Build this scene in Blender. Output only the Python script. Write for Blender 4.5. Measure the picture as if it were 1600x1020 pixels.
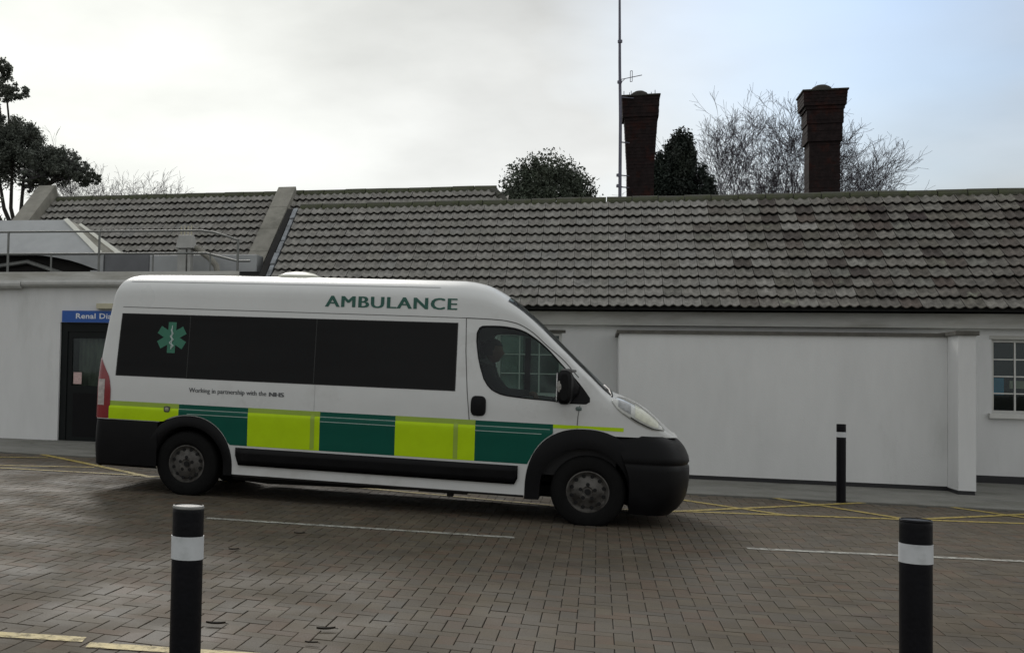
import bpy, bmesh, math, random
import numpy as np
from mathutils import Vector, Matrix

for o in list(bpy.data.objects):
    bpy.data.objects.remove(o)
random.seed(7)
rng = np.random.default_rng(11)
SC = bpy.context.scene
COL = SC.collection

# ------------------------------------------------------------------ camera
HC = 1.45
FPX, PX, PY = 1800.0, 370.0, 510.0
PSI = math.atan((935 - PX) / FPX)
PIT = math.atan((590 + .023 * (PX - 800) - PY) / FPX)
ROLL = .023
Fv = np.array([-math.sin(PSI) * math.cos(PIT), math.cos(PSI) * math.cos(PIT), math.sin(PIT)])
R0 = np.array([math.cos(PSI), math.sin(PSI), 0.0])
U0 = np.cross(R0, Fv)
Rv = R0 * math.cos(ROLL) + U0 * math.sin(ROLL)
Uv = U0 * math.cos(ROLL) - R0 * math.sin(ROLL)
cd = bpy.data.cameras.new('camera')
cam = bpy.data.objects.new('camera', cd)
COL.objects.link(cam)
M = Matrix.Identity(4)
for i in range(3):
    M[i][0], M[i][1], M[i][2] = Rv[i], Uv[i], -Fv[i]
M[2][3] = HC
cam.matrix_world = M
cd.sensor_width = 36
cd.lens = 36 * FPX / 1600
cd.shift_x = (800 - PX) / 1600
cd.clip_start = .05
cd.clip_end = 3000
SC.camera = cam

def project(p):
    v = np.asarray(p, float) - np.array([0, 0, HC])
    z = v @ Fv
    return PX + FPX * (v @ Rv) / z, PY - FPX * (v @ Uv) / z, z

# ------------------------------------------------------------------ sky and sun
SUN_EL, SUN_AZ = math.radians(30), math.radians(-20)      # azimuth from +Y, negative = left
sun_dir = Vector((math.sin(SUN_AZ) * math.cos(SUN_EL), math.cos(SUN_AZ) * math.cos(SUN_EL), math.sin(SUN_EL)))
w = bpy.data.worlds.new("World")
SC.world = w
w.use_nodes = True
nt = w.node_tree
nt.nodes.clear()
N = nt.nodes.new
L = nt.links.new
outw = N('ShaderNodeOutputWorld')
bg = N('ShaderNodeBackground')
bg.inputs['Strength'].default_value = .1
sky = N('ShaderNodeTexSky')
sky.sky_type = 'NISHITA'
sky.sun_disc = False
sky.sun_elevation = SUN_EL
sky.sun_rotation = SUN_AZ
sky.air_density = 1.0
sky.dust_density = 1.5
tc = N('ShaderNodeTexCoord')
mp = N('ShaderNodeMapping')
mp.inputs['Scale'].default_value = (1.0, 1.0, 2.6)
mp.inputs['Location'].default_value = (4.916, 9.671, 11.808)
L(tc.outputs['Generated'], mp.inputs['Vector'])
def noise(scale, detail, rough=.55, vec=None, dist=0):
    n = N('ShaderNodeTexNoise')
    n.inputs['Scale'].default_value = scale
    n.inputs['Detail'].default_value = detail
    n.inputs['Roughness'].default_value = rough
    n.inputs['Distortion'].default_value = dist
    L(vec or mp.outputs['Vector'], n.inputs['Vector'])
    return n
def mathn(op, a, b=None, clamp=False):
    m = N('ShaderNodeMath')
    m.operation = op
    m.use_clamp = clamp
    for i, v in enumerate((a, b)):
        if v is None: continue
        if isinstance(v, (int, float)): m.inputs[i].default_value = v
        else: L(v, m.inputs[i])
    return m.outputs[0]
def dotdir(d):
    v = N('ShaderNodeVectorMath')
    v.operation = 'DOT_PRODUCT'
    L(tc.outputs['Generated'], v.inputs[0])
    v.inputs[1].default_value = Vector(d).normalized()
    return v.outputs['Value']
n1 = noise(2.3, 6, .5, dist=.3)
n2 = noise(5.5, 5, .55)
# brightness of the cloud layer: brighter round the hidden sun, ragged with noise
glow = mathn('POWER', mathn('MAXIMUM', dotdir((-.46, .85, .27)), 0.0), 14.0)
tex = mathn('ADD', mathn('MULTIPLY', mathn('SUBTRACT', n1.outputs['Fac'], .5), 9.0),
            mathn('MULTIPLY', mathn('SUBTRACT', n2.outputs['Fac'], .5), 2.6))
lum = mathn('ADD', mathn('ADD', 6.25, mathn('MULTIPLY', glow, 4.0)), tex)
lum = mathn('MAXIMUM', lum, 2.6)
cc = N('ShaderNodeCombineColor')
L(mathn('MULTIPLY', lum, .99), cc.inputs[0])
L(mathn('MULTIPLY', lum, 1.005), cc.inputs[1])
L(mathn('MULTIPLY', lum, mathn('SUBTRACT', 1.0, mathn('MULTIPLY', glow, .05))), cc.inputs[2])
# breaks in the cloud where blue sky shows
n3 = noise(1.5, 4, .5)
mask = N('ShaderNodeMapRange')
L(mathn('ADD', n3.outputs['Fac'], mathn('MULTIPLY', mathn('POWER', mathn('MAXIMUM', dotdir((.18, .93, .27)), 0.0), 60.0), .40)), mask.inputs['Value'])
mask.inputs['From Min'].default_value = .56
mask.inputs['From Max'].default_value = .98
mask.inputs['To Max'].default_value = .9
skm = N('ShaderNodeMix')
skm.data_type = 'RGBA'
skm.blend_type = 'MULTIPLY'
skm.inputs['Factor'].default_value = 1
L(sky.outputs['Color'], skm.inputs['A'])
skm.inputs['B'].default_value = (1.05, 1.20, 1.34, 1)
mx = N('ShaderNodeMix')
mx.data_type = 'RGBA'
L(mask.outputs['Result'], mx.inputs['Factor'])
L(cc.outputs['Color'], mx.inputs['A'])
L(skm.outputs['Result'], mx.inputs['B'])
L(mx.outputs['Result'], bg.inputs['Color'])
L(bg.outputs['Background'], outw.inputs['Surface'])

sd = bpy.data.lights.new('sun', 'SUN')
sd.energy = 1.5
sd.angle = math.radians(17)
sd.color = (1, .96, .9)
sun = bpy.data.objects.new('sun', sd)
COL.objects.link(sun)
sun.rotation_euler = (-sun_dir).to_track_quat('-Z', 'Y').to_euler()

vs = SC.view_settings
vs.view_transform = 'Standard'
vs.look = 'None'
vs.gamma = 1
vs.exposure = 0.0
vs.use_curve_mapping = False
SC.cycles.use_denoising = True
SC.cycles.max_bounces = 6

# ------------------------------------------------------------------ materials
def mat(name, col, rough=.6, var=.12, scale=6.0, bump=0.0, bscale=80.0, metal=0.0, col2=None, cover=.5, spec=.5,
        stretch=(1, 1, 1), rnd=0.0, coat=0.0, rvar=0.0, attr=None, cols=None):
    """Principled material with grain: value noise, a second colour in blotches, bump, per-piece tint."""
    m = bpy.data.materials.new(name)
    m.use_nodes = True
    t = m.node_tree
    b = t.nodes['Principled BSDF']
    n_ = t.nodes.new
    l_ = t.links.new
    co = n_('ShaderNodeTexCoord')
    mpp = n_('ShaderNodeMapping')
    mpp.inputs['Scale'].default_value = stretch
    l_(co.outputs['Object'], mpp.inputs['Vector'])
    vec = mpp.outputs['Vector']
    if attr is not None or cols:                       # shared meshes: shift the noise by object
        ge = n_('ShaderNodeNewGeometry')
        l_(ge.outputs['Position'], mpp.inputs['Vector'])
    nz = n_('ShaderNodeTexNoise')
    nz.inputs['Scale'].default_value = scale
    nz.inputs['Detail'].default_value = 8
    nz.inputs['Roughness'].default_value = .62
    l_(vec, nz.inputs['Vector'])
    base = n_('ShaderNodeRGB')
    base.outputs[0].default_value = (*col, 1)
    cur = base.outputs[0]
    if cols:
        rp = n_('ShaderNodeValToRGB')
        el = rp.color_ramp.elements
        el[1].position = 1.0
        el[1].color = (*cols[-1], 1)
        el[0].color = (*cols[0], 1)
        for i in range(1, len(cols) - 1):
            e = el.new(i / (len(cols) - 1))
            e.color = (*cols[i], 1)
        if attr:
            at = n_('ShaderNodeAttribute')
            at.attribute_name = attr
            l_(at.outputs['Fac'], rp.inputs['Fac'])
        else:
            oi = n_('ShaderNodeObjectInfo')
            l_(oi.outputs['Random'], rp.inputs['Fac'])
        cur = rp.outputs['Color']
    if col2:
        n2_ = n_('ShaderNodeTexNoise')
        n2_.inputs['Scale'].default_value = scale * .37
        n2_.inputs['Detail'].default_value = 6
        n2_.inputs['Roughness'].default_value = .65
        l_(vec, n2_.inputs['Vector'])
        mr = n_('ShaderNodeMapRange')
        mr.inputs['From Min'].default_value = .62 - cover * .3
        mr.inputs['From Max'].default_value = .78 - cover * .3
        l_(n2_.outputs['Fac'], mr.inputs['Value'])
        mm = n_('ShaderNodeMix')
        mm.data_type = 'RGBA'
        l_(mr.outputs['Result'], mm.inputs['Factor'])
        l_(cur, mm.inputs['A'])
        mm.inputs['B'].default_value = (*col2, 1)
        cur = mm.outputs['Result']
    mr = n_('ShaderNodeMapRange')
    mr.inputs['From Min'].default_value = .3
    mr.inputs['From Max'].default_value = .7
    mr.inputs['To Min'].default_value = 1 - var
    mr.inputs['To Max'].default_value = 1 + var
    l_(nz.outputs['Fac'], mr.inputs['Value'])
    mul = n_('ShaderNodeVectorMath')
    mul.operation = 'SCALE'
    l_(cur, mul.inputs[0])
    l_(mr.outputs['Result'], mul.inputs['Scale'])
    l_(mul.outputs[0], b.inputs['Base Color'])
    b.inputs['Roughness'].default_value = rough
    if rvar:
        r2 = n_('ShaderNodeMapRange')
        r2.inputs['From Min'].default_value = .35
        r2.inputs['From Max'].default_value = .65
        r2.inputs['To Min'].default_value = max(.05, rough - rvar)
        r2.inputs['To Max'].default_value = min(1, rough + rvar)
        n4 = n_('ShaderNodeTexNoise')
        n4.inputs['Scale'].default_value = scale * .5
        n4.inputs['Detail'].default_value = 4
        l_(vec, n4.inputs['Vector'])
        l_(n4.outputs['Fac'], r2.inputs['Value'])
        l_(r2.outputs['Result'], b.inputs['Roughness'])
    b.inputs['Metallic'].default_value = metal
    b.inputs['Specular IOR Level'].default_value = spec
    b.inputs['Coat Weight'].default_value = coat
    b.inputs['Coat Roughness'].default_value = .08
    if bump:
        nb = n_('ShaderNodeTexNoise')
        nb.inputs['Scale'].default_value = bscale
        nb.inputs['Detail'].default_value = 4
        l_(vec, nb.inputs['Vector'])
        bp = n_('ShaderNodeBump')
        bp.inputs['Strength'].default_value = bump
        bp.inputs['Distance'].default_value = .01
        l_(nb.outputs['Fac'], bp.inputs['Height'])
        l_(bp.outputs['Normal'], b.inputs['Normal'])
    return m

def glass_mat(name, tint, gloss=.12):
    m = bpy.data.materials.new(name)
    m.use_nodes = True
    t = m.node_tree
    t.nodes.clear()
    o = t.nodes.new('ShaderNodeOutputMaterial')
    tr = t.nodes.new('ShaderNodeBsdfTransparent')
    tr.inputs[0].default_value = (*tint, 1)
    gl = t.nodes.new('ShaderNodeBsdfGlossy')
    gl.inputs['Roughness'].default_value = .03
    gl.inputs['Color'].default_value = (.55, .58, .60, 1)
    fr = t.nodes.new('ShaderNodeFresnel')
    fr.inputs['IOR'].default_value = 1.5
    mix = t.nodes.new('ShaderNodeMixShader')
    t.links.new(fr.outputs[0], mix.inputs[0])
    t.links.new(tr.outputs[0], mix.inputs[1])
    t.links.new(gl.outputs[0], mix.inputs[2])
    t.links.new(mix.outputs[0], o.inputs[0])
    return m

def paint_mat(name, col, wear=.45, scale=14):
    """road paint: worn away in flecks so that the blocks show through"""
    m = mat(name, col, .6, .2, 9)
    t = m.node_tree
    b = t.nodes['Principled BSDF']
    o = [n for n in t.nodes if n.type == 'OUTPUT_MATERIAL'][0]
    ge = t.nodes.new('ShaderNodeNewGeometry')
    nz = t.nodes.new('ShaderNodeTexNoise')
    nz.inputs['Scale'].default_value = scale
    nz.inputs['Detail'].default_value = 8
    nz.inputs['Roughness'].default_value = .75
    t.links.new(ge.outputs['Position'], nz.inputs['Vector'])
    mr = t.nodes.new('ShaderNodeMapRange')
    mr.inputs['From Min'].default_value = wear - .12
    mr.inputs['From Max'].default_value = wear + .12
    t.links.new(nz.outputs['Fac'], mr.inputs['Value'])
    tr = t.nodes.new('ShaderNodeBsdfTransparent')
    mix = t.nodes.new('ShaderNodeMixShader')
    t.links.new(mr.outputs[0], mix.inputs[0])
    t.links.new(tr.outputs[0], mix.inputs[1])
    t.links.new(b.outputs[0], mix.inputs[2])
    t.links.new(mix.outputs[0], o.inputs[0])
    return m

BRICKS = [(0.0807, 0.0675, 0.0497), (0.0959, 0.0798, 0.0597), (0.087, 0.0771, 0.0625), (0.1021, 0.0743, 0.0531), (0.1064, 0.0907, 0.0677), (0.087, 0.0716, 0.051), (0.098, 0.0853, 0.0669)]
TILES = [(0.2243, 0.2175, 0.1945), (0.2581, 0.2494, 0.2276), (0.2071, 0.1969, 0.179), (0.2747, 0.2651, 0.2454), (0.235, 0.2234, 0.1998), (0.241, 0.2381, 0.2241)]
TILES_OLD = [(0.1266, 0.1169, 0.1028), (0.184, 0.1737, 0.1545), (0.1021, 0.0804, 0.0683), (0.1595, 0.1565, 0.1372), (0.2084, 0.1961, 0.1753), (0.1425, 0.1328, 0.1095), (0.0552, 0.0418, 0.0394)]
M_brick = mat('paving_brick', BRICKS[0], .72, .25, 3.2, .35, 90, cols=BRICKS, rvar=.12, spec=.13, col2=(.075, .07, .058), cover=.12)
M_brick_s = mat('paving_brick_field', BRICKS[0], .72, .25, 3.2, .35, 90, cols=BRICKS, attr='tint', rvar=.12, spec=.13, col2=(.075, .07, .058), cover=.12)
M_joint = mat('joint_sand', (.032, .030, .023), .9, .3, 20, .5, 60)
M_tile = mat('roof_tile', TILES[0], .85, .38, 8, .7, 60, cols=TILES, col2=(.24, .245, .21), cover=.1)
M_tile_s = mat('roof_tile_field', TILES[0], .85, .38, 8, .7, 60, cols=TILES, attr='tint', col2=(.24, .245, .21), cover=.1)
M_tileo = mat('weathered_tile', TILES[0], .85, .48, 8, .7, 60, cols=TILES_OLD, col2=(.24, .25, .19), cover=.05)
M_tileo_s = mat('weathered_tile_field', TILES[0], .85, .48, 8, .7, 60, cols=TILES_OLD, attr='tint', col2=(.24, .25, .19), cover=.05)
M_ridge = mat('ridge_clay', (.06, .06, .048), .9, .35, 5, .6, 50, col2=(.065, .075, .035), cover=.45)
M_felt = mat('roof_felt', (.03, .03, .028), .9, .2, 4)
M_wall = mat('painted_render', (.68, .685, .68), .85, .05, 2.6, .4, 140, col2=(.56, .565, .55), cover=.18, stretch=(1, 1, .28))
M_fascia = mat('fascia_paint', (.52, .52, .49), .75, .12, 5, .2, 60, col2=(.40, .39, .35), cover=.35, stretch=(.4, 1, 2))
M_coping = mat('coping_concrete', (.095, .09, .078), .9, .3, 6, .5, 60)
M_cope2 = mat('parapet_concrete', (.27, .26, .225), .9, .18, 4, .5, 40, col2=(.20, .195, .165), cover=.4)
M_plinth = mat('plinth_tar', (.012, .012, .014), .6, .2, 6)
M_concrete = mat('footpath_concrete', (.17, .168, .15), .75, .2, 3, .5, 70, col2=(.12, .12, .10), cover=.45, rvar=.15)
M_white = mat('white_gloss_paint', (.62, .62, .59), .45, .06, 8)
M_pipe = mat('grey_pvc', (.42, .42, .40), .5, .1, 8)
M_rail = mat('galvanised_steel', (.19, .195, .185), .5, .2, 12, metal=.2)
M_greybox = mat('grey_duct_metal', (.15, .155, .165), .5, .1, 4)
M_sheet = mat('pale_roof_sheet', (.40, .415, .42), .55, .07, 3, col2=(.34, .35, .36), cover=.3)
M_sheetw = mat('white_sheet_trim', (.80, .80, .72), .5, .05, 5)
M_lead = mat('lead_grey', (.24, .26, .28), .55, .35, 9, col2=(.10, .105, .11), cover=.5)
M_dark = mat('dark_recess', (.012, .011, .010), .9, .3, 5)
M_door = mat('door_black_green', (.005, .007, .007), .4, .2, 5, spec=.2)
M_blue = mat('sign_blue', (.012, .085, .36), .4, .06, 10)
M_text = mat('sign_white', (.72, .74, .76), .5, .03, 10)
M_notice = mat('paper_notice', (.55, .40, .38), .7, .2, 30)
M_beige = mat('beige_plastic', (.50, .47, .34), .5, .1, 8)
M_boll = mat('bollard_black', (.0040, .0040, .0060), .42, .3, 8, .15, 60, spec=.16)
M_band = mat('reflective_band', (.60, .62, .64), .5, .10, 9, col2=(.40, .42, .42), cover=.35)
M_bandy = mat('bollard_rim_worn', (.20, .20, .19), .6, .2, 20)
M_chim = mat('chimney_brick_dark', (.020, .014, .014), .95, .4, 9, .6, 30, col2=(.038, .014, .011), cover=.35, spec=.2)
M_chimw = mat('chimney_soot', (.04, .038, .032), .95, .3, 8, .5, 30)
M_mast = mat('mast_steel', (.13, .13, .17), .5, .2, 8, metal=.3)
M_bark = mat('bark_grey', (.052, .044, .054), .95, .3, 10)
M_barkd = mat('bark_dark', (.03, .027, .022), .95, .3, 10)
M_leafd = mat('evergreen_leaf', (.062, .078, .054), .7, .5, 1.5, col2=(.065, .08, .05), cover=.4)
M_leafc = mat('cypress_leaf', (.012, .020, .014), .75, .5, 1.5, col2=(.024, .034, .02), cover=.3)
M_pine = mat('pine_needles', (.105, .118, .098), .75, .5, 1.5, col2=(.05, .055, .034), cover=.4)
M_ground = mat('rough_ground', (.06, .065, .04), .95, .3, .6, .5, 20, col2=(.08, .075, .055), cover=.4)
M_leaf = mat('fallen_leaf', (.02, .015, .009), .5, .4, 40)
M_body = mat('ambulance_white', (.63, .64, .63), .35, .03, 3, coat=.25, col2=(.52, .52, .50), cover=.22, rvar=.08)
M_black = mat('black_bumper_plastic', (.0035, .0035, .0042), .42, .25, 6, .1, 200, rvar=.08, spec=.16)
M_rubber = mat('tyre_rubber', (.006, .006, .006), .85, .2, 20, .2, 60, spec=.15)
M_rim = mat('steel_wheel', (.105, .10, .092), .6, .3, 14, metal=.2, col2=(.03, .027, .024), cover=.5, spec=.3)
M_hole = mat('black_hole', (.004, .004, .004), .9, 0, 5)
M_lime = mat('lime_vinyl', (.46, .68, .004), .42, .05, 5, col2=(.42, .62, .004), cover=.2, spec=.2)
M_lime2 = mat('lime_shade_and_seam', (.30, .43, .045), .45, .06, 5)  # darker lime: painted shade of the leaning upper band, also the seam strips
M_green = mat('green_vinyl', (.001, .082, .056), .45, .06, 5, spec=.2)
M_letter = mat('green_letter', (.006, .085, .06), .4, .05, 8)
M_grey = mat('grey_letter', (.10, .105, .11), .5, .05, 8)
M_tint = mat('privacy_glass', (.0022, .0022, .0024), .06, .3, 4, spec=.15)
M_star = mat('star_green', (.02, .15, .09), .45, .08, 10)
M_pale = mat('pale_vinyl_line', (.30, .40, .36), .5, .05, 9)
M_silver = mat('mirror_silver', (.55, .55, .55), .2, .05, 9, metal=.8)
M_red = mat('tail_lens_red', (.22, .010, .014), .2, .1, 9, coat=.5)
M_clear = mat('lamp_clear', (.62, .62, .58), .15, .12, 30, coat=.6)
M_seam = mat('panel_gap', (.09, .09, .088), .8, 0, 5)
M_seat = mat('seat_fabric', (.006, .006, .008), .9, .2, 20)
M_dash = mat('dashboard_grey', (.008, .008, .009), .7, .2, 20)
M_skin = mat('skin', (.17, .09, .065), .6, .05, 20)
M_cloth = mat('dark_uniform', (.006, .008, .009), .9, .2, 20)
M_hair = mat('dark_hair', (.012, .010, .008), .8, .2, 40)
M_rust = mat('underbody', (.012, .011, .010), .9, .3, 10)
M_glass = glass_mat('window_glass', (.80, .86, .84))
M_cabglass = glass_mat('cab_glass', (.50, .60, .56))
M_yellow = paint_mat('yellow_road_paint', (.36, .27, .045), .42, 16)
M_whiteline = paint_mat('white_road_paint', (.42, .42, .38), .46, 16)
M_bluething = mat('blue_board', (.03, .34, .62), .6, .1, 5)
M_bluecurt = mat('pale_blind', (.36, .40, .38), .8, .1, 6)

# ------------------------------------------------------------------ mesh helpers
class MB:
    def __init__(s):
        s.v, s.f, s.t = [], [], []
    def add(s, vs_, fs_):
        k = len(s.v)
        s.v += [tuple(map(float, p)) for p in vs_]
        s.f += [tuple(i + k for i in f) for f in fs_]
    def box(s, x0, y0, z0, x1, y1, z1):
        s.add([(x0, y0, z0), (x1, y0, z0), (x1, y1, z0), (x0, y1, z0), (x0, y0, z1), (x1, y0, z1), (x1, y1, z1), (x0, y1, z1)],
              [(0, 3, 2, 1), (4, 5, 6, 7), (0, 1, 5, 4), (1, 2, 6, 5), (2, 3, 7, 6), (3, 0, 4, 7)])
    def tube(s, pts, rad, n=8, cap=True):
        pts = [Vector(p) for p in pts]
        if not hasattr(rad, '__len__'): rad = [rad] * len(pts)
        rings = []
        prev = None
        for i, p in enumerate(pts):
            d = (pts[min(i + 1, len(pts) - 1)] - pts[max(i - 1, 0)])
            if d.length < 1e-9: d = Vector((0, 0, 1))
            d.normalize()
            if prev is None:
                a = Vector((0, 0, 1)) if abs(d.z) < .9 else Vector((1, 0, 0))
                a = (a - d * a.dot(d)).normalized()
            else:
                a = (prev - d * prev.dot(d))
                a = a.normalized() if a.length > 1e-6 else Vector((1, 0, 0))
            prev = a
            b = d.cross(a)
            rings.append([p + (a * math.cos(2 * math.pi * j / n) + b * math.sin(2 * math.pi * j / n)) * rad[i] for j in range(n)])
        k = len(s.v)
        for r in rings: s.v += [tuple(q) for q in r]
        for i in range(len(rings) - 1):
            for j in range(n):
                a0 = k + i * n + j; a1 = k + i * n + (j + 1) % n
                s.f.append((a0, a1, a1 + n, a0 + n))
        if cap:
            s.f.append(tuple(k + j for j in reversed(range(n))))
            s.f.append(tuple(k + (len(rings) - 1) * n + j for j in range(n)))
    def lathe(s, prof, c, axis='z', n=24, cap=False):
        """prof: list of (r, h) along the axis from the centre c"""
        k = len(s.v)
        for r, h in prof:
            for j in range(n):
                a = 2 * math.pi * j / n
                x, y = r * math.cos(a), r * math.sin(a)
                p = (x, y, h) if axis == 'z' else ((x, h, y) if axis == 'y' else (h, x, y))
                s.v.append((c[0] + p[0], c[1] + p[1], c[2] + p[2]))
        for i in range(len(prof) - 1):
            for j in range(n):
                a0 = k + i * n + j; a1 = k + i * n + (j + 1) % n
                f = (a0, a1, a1 + n, a0 + n)
                s.f.append(f if axis != 'y' else f[::-1])
        if cap:
            s.f.append(tuple(k + j for j in reversed(range(n))))
            s.f.append(tuple(k + (len(prof) - 1) * n + j for j in range(n)))
    def grid(s, P, skip=None, flip=False):
        """P[i][j] points"""
        k = len(s.v)
        ni, nj = len(P), len(P[0])
        for row in P: s.v += [tuple(map(float, q)) for q in row]
        for i in range(ni - 1):
            for j in range(nj - 1):
                if skip and skip(i, j): continue
                a = k + i * nj + j
                f = (a, a + 1, a + nj + 1, a + nj)
                s.f.append(f[::-1] if flip else f)
    def build(s, name, material, parent=None, smooth=False, angle=35, merge=0, kind=None, label=None, bevel=0):
        me = bpy.data.meshes.new(name)
        me.from_pydata(s.v, [], s.f)
        if merge:
            bm = bmesh.new(); bm.from_mesh(me)
            bmesh.ops.remove_doubles(bm, verts=bm.verts, dist=merge)
            bm.to_mesh(me); bm.free()
        if s.t:
            at = me.attributes.new('tint', 'FLOAT', 'FACE')
            at.data.foreach_set('value', s.t)
        me.materials.append(material)
        me.validate()
        o = bpy.data.objects.new(name, me)
        COL.objects.link(o)
        if parent: o.parent = parent
        if kind: o['kind'] = kind
        if label: o['label'] = label
        if bevel:
            md = o.modifiers.new('bevel', 'BEVEL')
            md.width = bevel; md.segments = 2; md.limit_method = 'ANGLE'
        if smooth:
            me.polygons.foreach_set('use_smooth', [True] * len(me.polygons))
            me.set_sharp_from_angle(angle=math.radians(angle))
        return o

def box_obj(name, x0, y0, z0, x1, y1, z1, material, parent=None, bevel=0, **k):
    m = MB(); m.box(x0, y0, z0, x1, y1, z1)
    return m.build(name, material, parent, bevel=bevel, **k)

def tag(o, label, cat, group=None):
    o['label'] = label
    o['category'] = cat
    if group: o['group'] = group
    return o
def thing(name, label, cat, loc=(0, 0, 0), group=None):
    o = bpy.data.objects.new(name, None)
    o.empty_display_size = .2
    COL.objects.link(o)
    o.location = loc
    return tag(o, label, cat, group)
def link_copy(src, parent=None):
    c = src.copy()
    COL.objects.link(c)
    c.parent = parent
    return c

def sstep(x, a, b):
    t = max(0.0, min(1.0, (x - a) / (b - a)))
    return t * t * (3 - 2 * t)
def gz(x):
    """the yard falls gently from left to right"""
    t = max(0.0, -(x + .1))
    return .018 * t if t < 4.6 else .0828 + .027 * (1 - math.exp(-(t - 4.6) * .6))

# ------------------------------------------------------------------ ground
m = MB()
xs = [-1500, -400, -120, -60, -30] + [x * .5 for x in range(-40, 26)] + [30, 60, 150, 500, 1500]
ys = [-300, -60, -10, 3.3, 6, 9, 12, 15, 18, 25, 40, 80, 200, 600, 2500]
m.grid([[(x, y, gz(x) - .09) for x in xs] for y in ys])
g_ = m.build('ground', M_ground, smooth=True)
g_['kind'] = 'structure'

YK = 16.1          # where the block paving meets the concrete footpath
PX0, PX1, PY0 = -15.0, 9.0, 3.4
m = MB()
xs = [PX0 + .5 * i for i in range(int((PX1 - PX0) / .5) + 1)]
m.grid([[(x, y, gz(x) - .010) for x in xs] for y in (PY0, 8, 12, YK)])
pave = m.build('pavement', M_joint, smooth=True)
pave['kind'] = 'structure'

# herringbone blocks
WB = .1035
bl = []
for i in range(int(PX0 / WB), int(PX1 / WB)):
    for j in range(int(PY0 / WB) + 1, int(YK / WB) - 1):
        k = (i - j) % 4
        if k == 0: bl.append(((i + 1) * WB, (j + .5) * WB, 0))
        elif k == 2: bl.append(((i + .5) * WB, j * WB, 1))
C = np.array([b[:2] for b in bl])
V = np.c_[C, np.zeros(len(C))] - np.array([0, 0, HC])
zz = V @ Fv
sx, sy = PX + FPX * (V @ Rv) / zz, PY - FPX * (V @ Uv) / zz
vis = (sx > 0) & (sx < 1600) & (sy < 1018) & (zz > 0)
hid = ((sx > 262) & (sx < 322)) | ((sx > 1400) & (sx < 1462))
order = np.argsort(np.where(vis & ~hid, zz, 1e6))
near = set(order[:300].tolist())
def brick_geo(cx, cy, vert, z, out, tilt=0.0):
    hx, hy = (WB - .0005, WB / 2 - .0005)
    if vert: hx, hy = hy, hx
    k = len(out.v)
    for (gx, gy, dz) in ((.0022, .0004, -.012), (.0022, .0004, -.0016), (.0050, .0022, 0.0)):
        for a, b in ((-1, -1), (1, -1), (1, 1), (-1, 1)):
            X = a * (hx - gx)
            out.v.append((cx + X, cy + b * (hy - gy), z + dz + X * tilt))
    for r in (0, 4):
        for q in range(4):
            q2 = (q + 1) % 4
            out.f.append((k + r + q, k + r + q2, k + r + 4 + q2, k + r + 4 + q))
    out.f.append((k + 8, k + 9, k + 10, k + 11))
protos = []
for vert in (0, 1):
    m = MB(); brick_geo(0, 0, vert, 0, m)
    me = bpy.data.meshes.new('brick'); me.from_pydata(m.v, [], m.f); me.materials.append(M_brick)
    protos.append(me)
fld = MB()
for n_, (bx, by, vert) in enumerate(bl):
    z = gz(bx) + random.uniform(-.0018, .0018)
    tl = -.018 if -4.6 < bx < -.1 else 0
    if n_ in near:
        o = bpy.data.objects.new('brick', protos[vert])
        COL.objects.link(o)
        o.parent = pave
        o.location = (bx, by, z)
        o.rotation_euler = (random.uniform(-.006, .006), -tl + random.uniform(-.006, .006), 0)
    else:
        brick_geo(bx, by, vert, z, fld, tl + random.uniform(-.006, .006))
        fld.t += [random.random()] * 9
fld.build('brick_field', M_brick_s, pave, kind='stuff')

# painted lines (sheets a few mm above the blocks)
def line(name, p, q, wd, material, lift=.005):
    p, q = Vector(p), Vector(q)
    d = (q - p); n = int(d.length / .25) + 2
    s_ = Vector((-d.y, d.x)).normalized() * wd / 2
    m = MB()
    pts = [p + d * i / (n - 1) for i in range(n)]
    m.grid([[(a.x + s_.x * t, a.y + s_.y * t, gz(a.x + s_.x * t) + lift) for a in pts] for t in (-1, 1)])
    return m.build(name, material, pave)
line('white_line', (-3.50, 10.34), (-.70, 10.72), .10, M_whiteline)
line('white_line', (1.27, 11.06), (5.6, 11.62), .10, M_whiteline)
line('yellow_line', (-.5, 13.58), (7.5, 15.11), .11, M_yellow, .005)
line('yellow_line', (.45, 15.80), (2.06, 13.98), .10, M_yellow, .0065)
line('yellow_line', (.54, 13.50), (3.15, 16.0), .10, M_yellow, .008)
line('yellow_line', (2.16, 16.05), (3.20, 14.36), .10, M_yellow, .0065)
line('yellow_line', (3.14, 14.15), (5.3, 16.05), .10, M_yellow, .008)
line('yellow_line', (4.12, 16.02), (4.95, 14.66), .10, M_yellow, .0065)
line('yellow_line', (-4.38, 14.40), (-.45, 13.66), .11, M_yellow, .0065)
line('yellow_line', (-8.10, 16.03), (-5.34, 13.57), .12, M_yellow, .0065)
line('yellow_line', (-9.9, 13.1), (-6.52, 14.45), .10, M_yellow, .005)
line('yellow_line', (-8.9, 13.55), (-4.2, 13.75), .09, M_yellow, .008)
line('yellow_line', (-9.4, 14.7), (-7.74, 15.5), .09, M_yellow, .008)
# bottom left: yellow edging on the near kerb
line('yellow_line', (-3.7, 5.26), (-2.52, 5.52), .11, M_yellow, .005)
line('yellow_line', (-2.46, 5.43), (-1.55, 5.62), .11, M_yellow, .005)

# concrete footpath along the buildings
m = MB()
xs = [PX0 + .5 * i for i in range(int((PX1 + 3 - PX0) / .5) + 1)]
m.grid([[(x, y, gz(x) + z) for x in xs] for y, z in ((YK, -.03), (YK, .006), (YK + .012, .012), (18.9, .03), (20.2, .03))])
fp = m.build('footpath', M_concrete)
fp['kind'] = 'structure'

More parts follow.
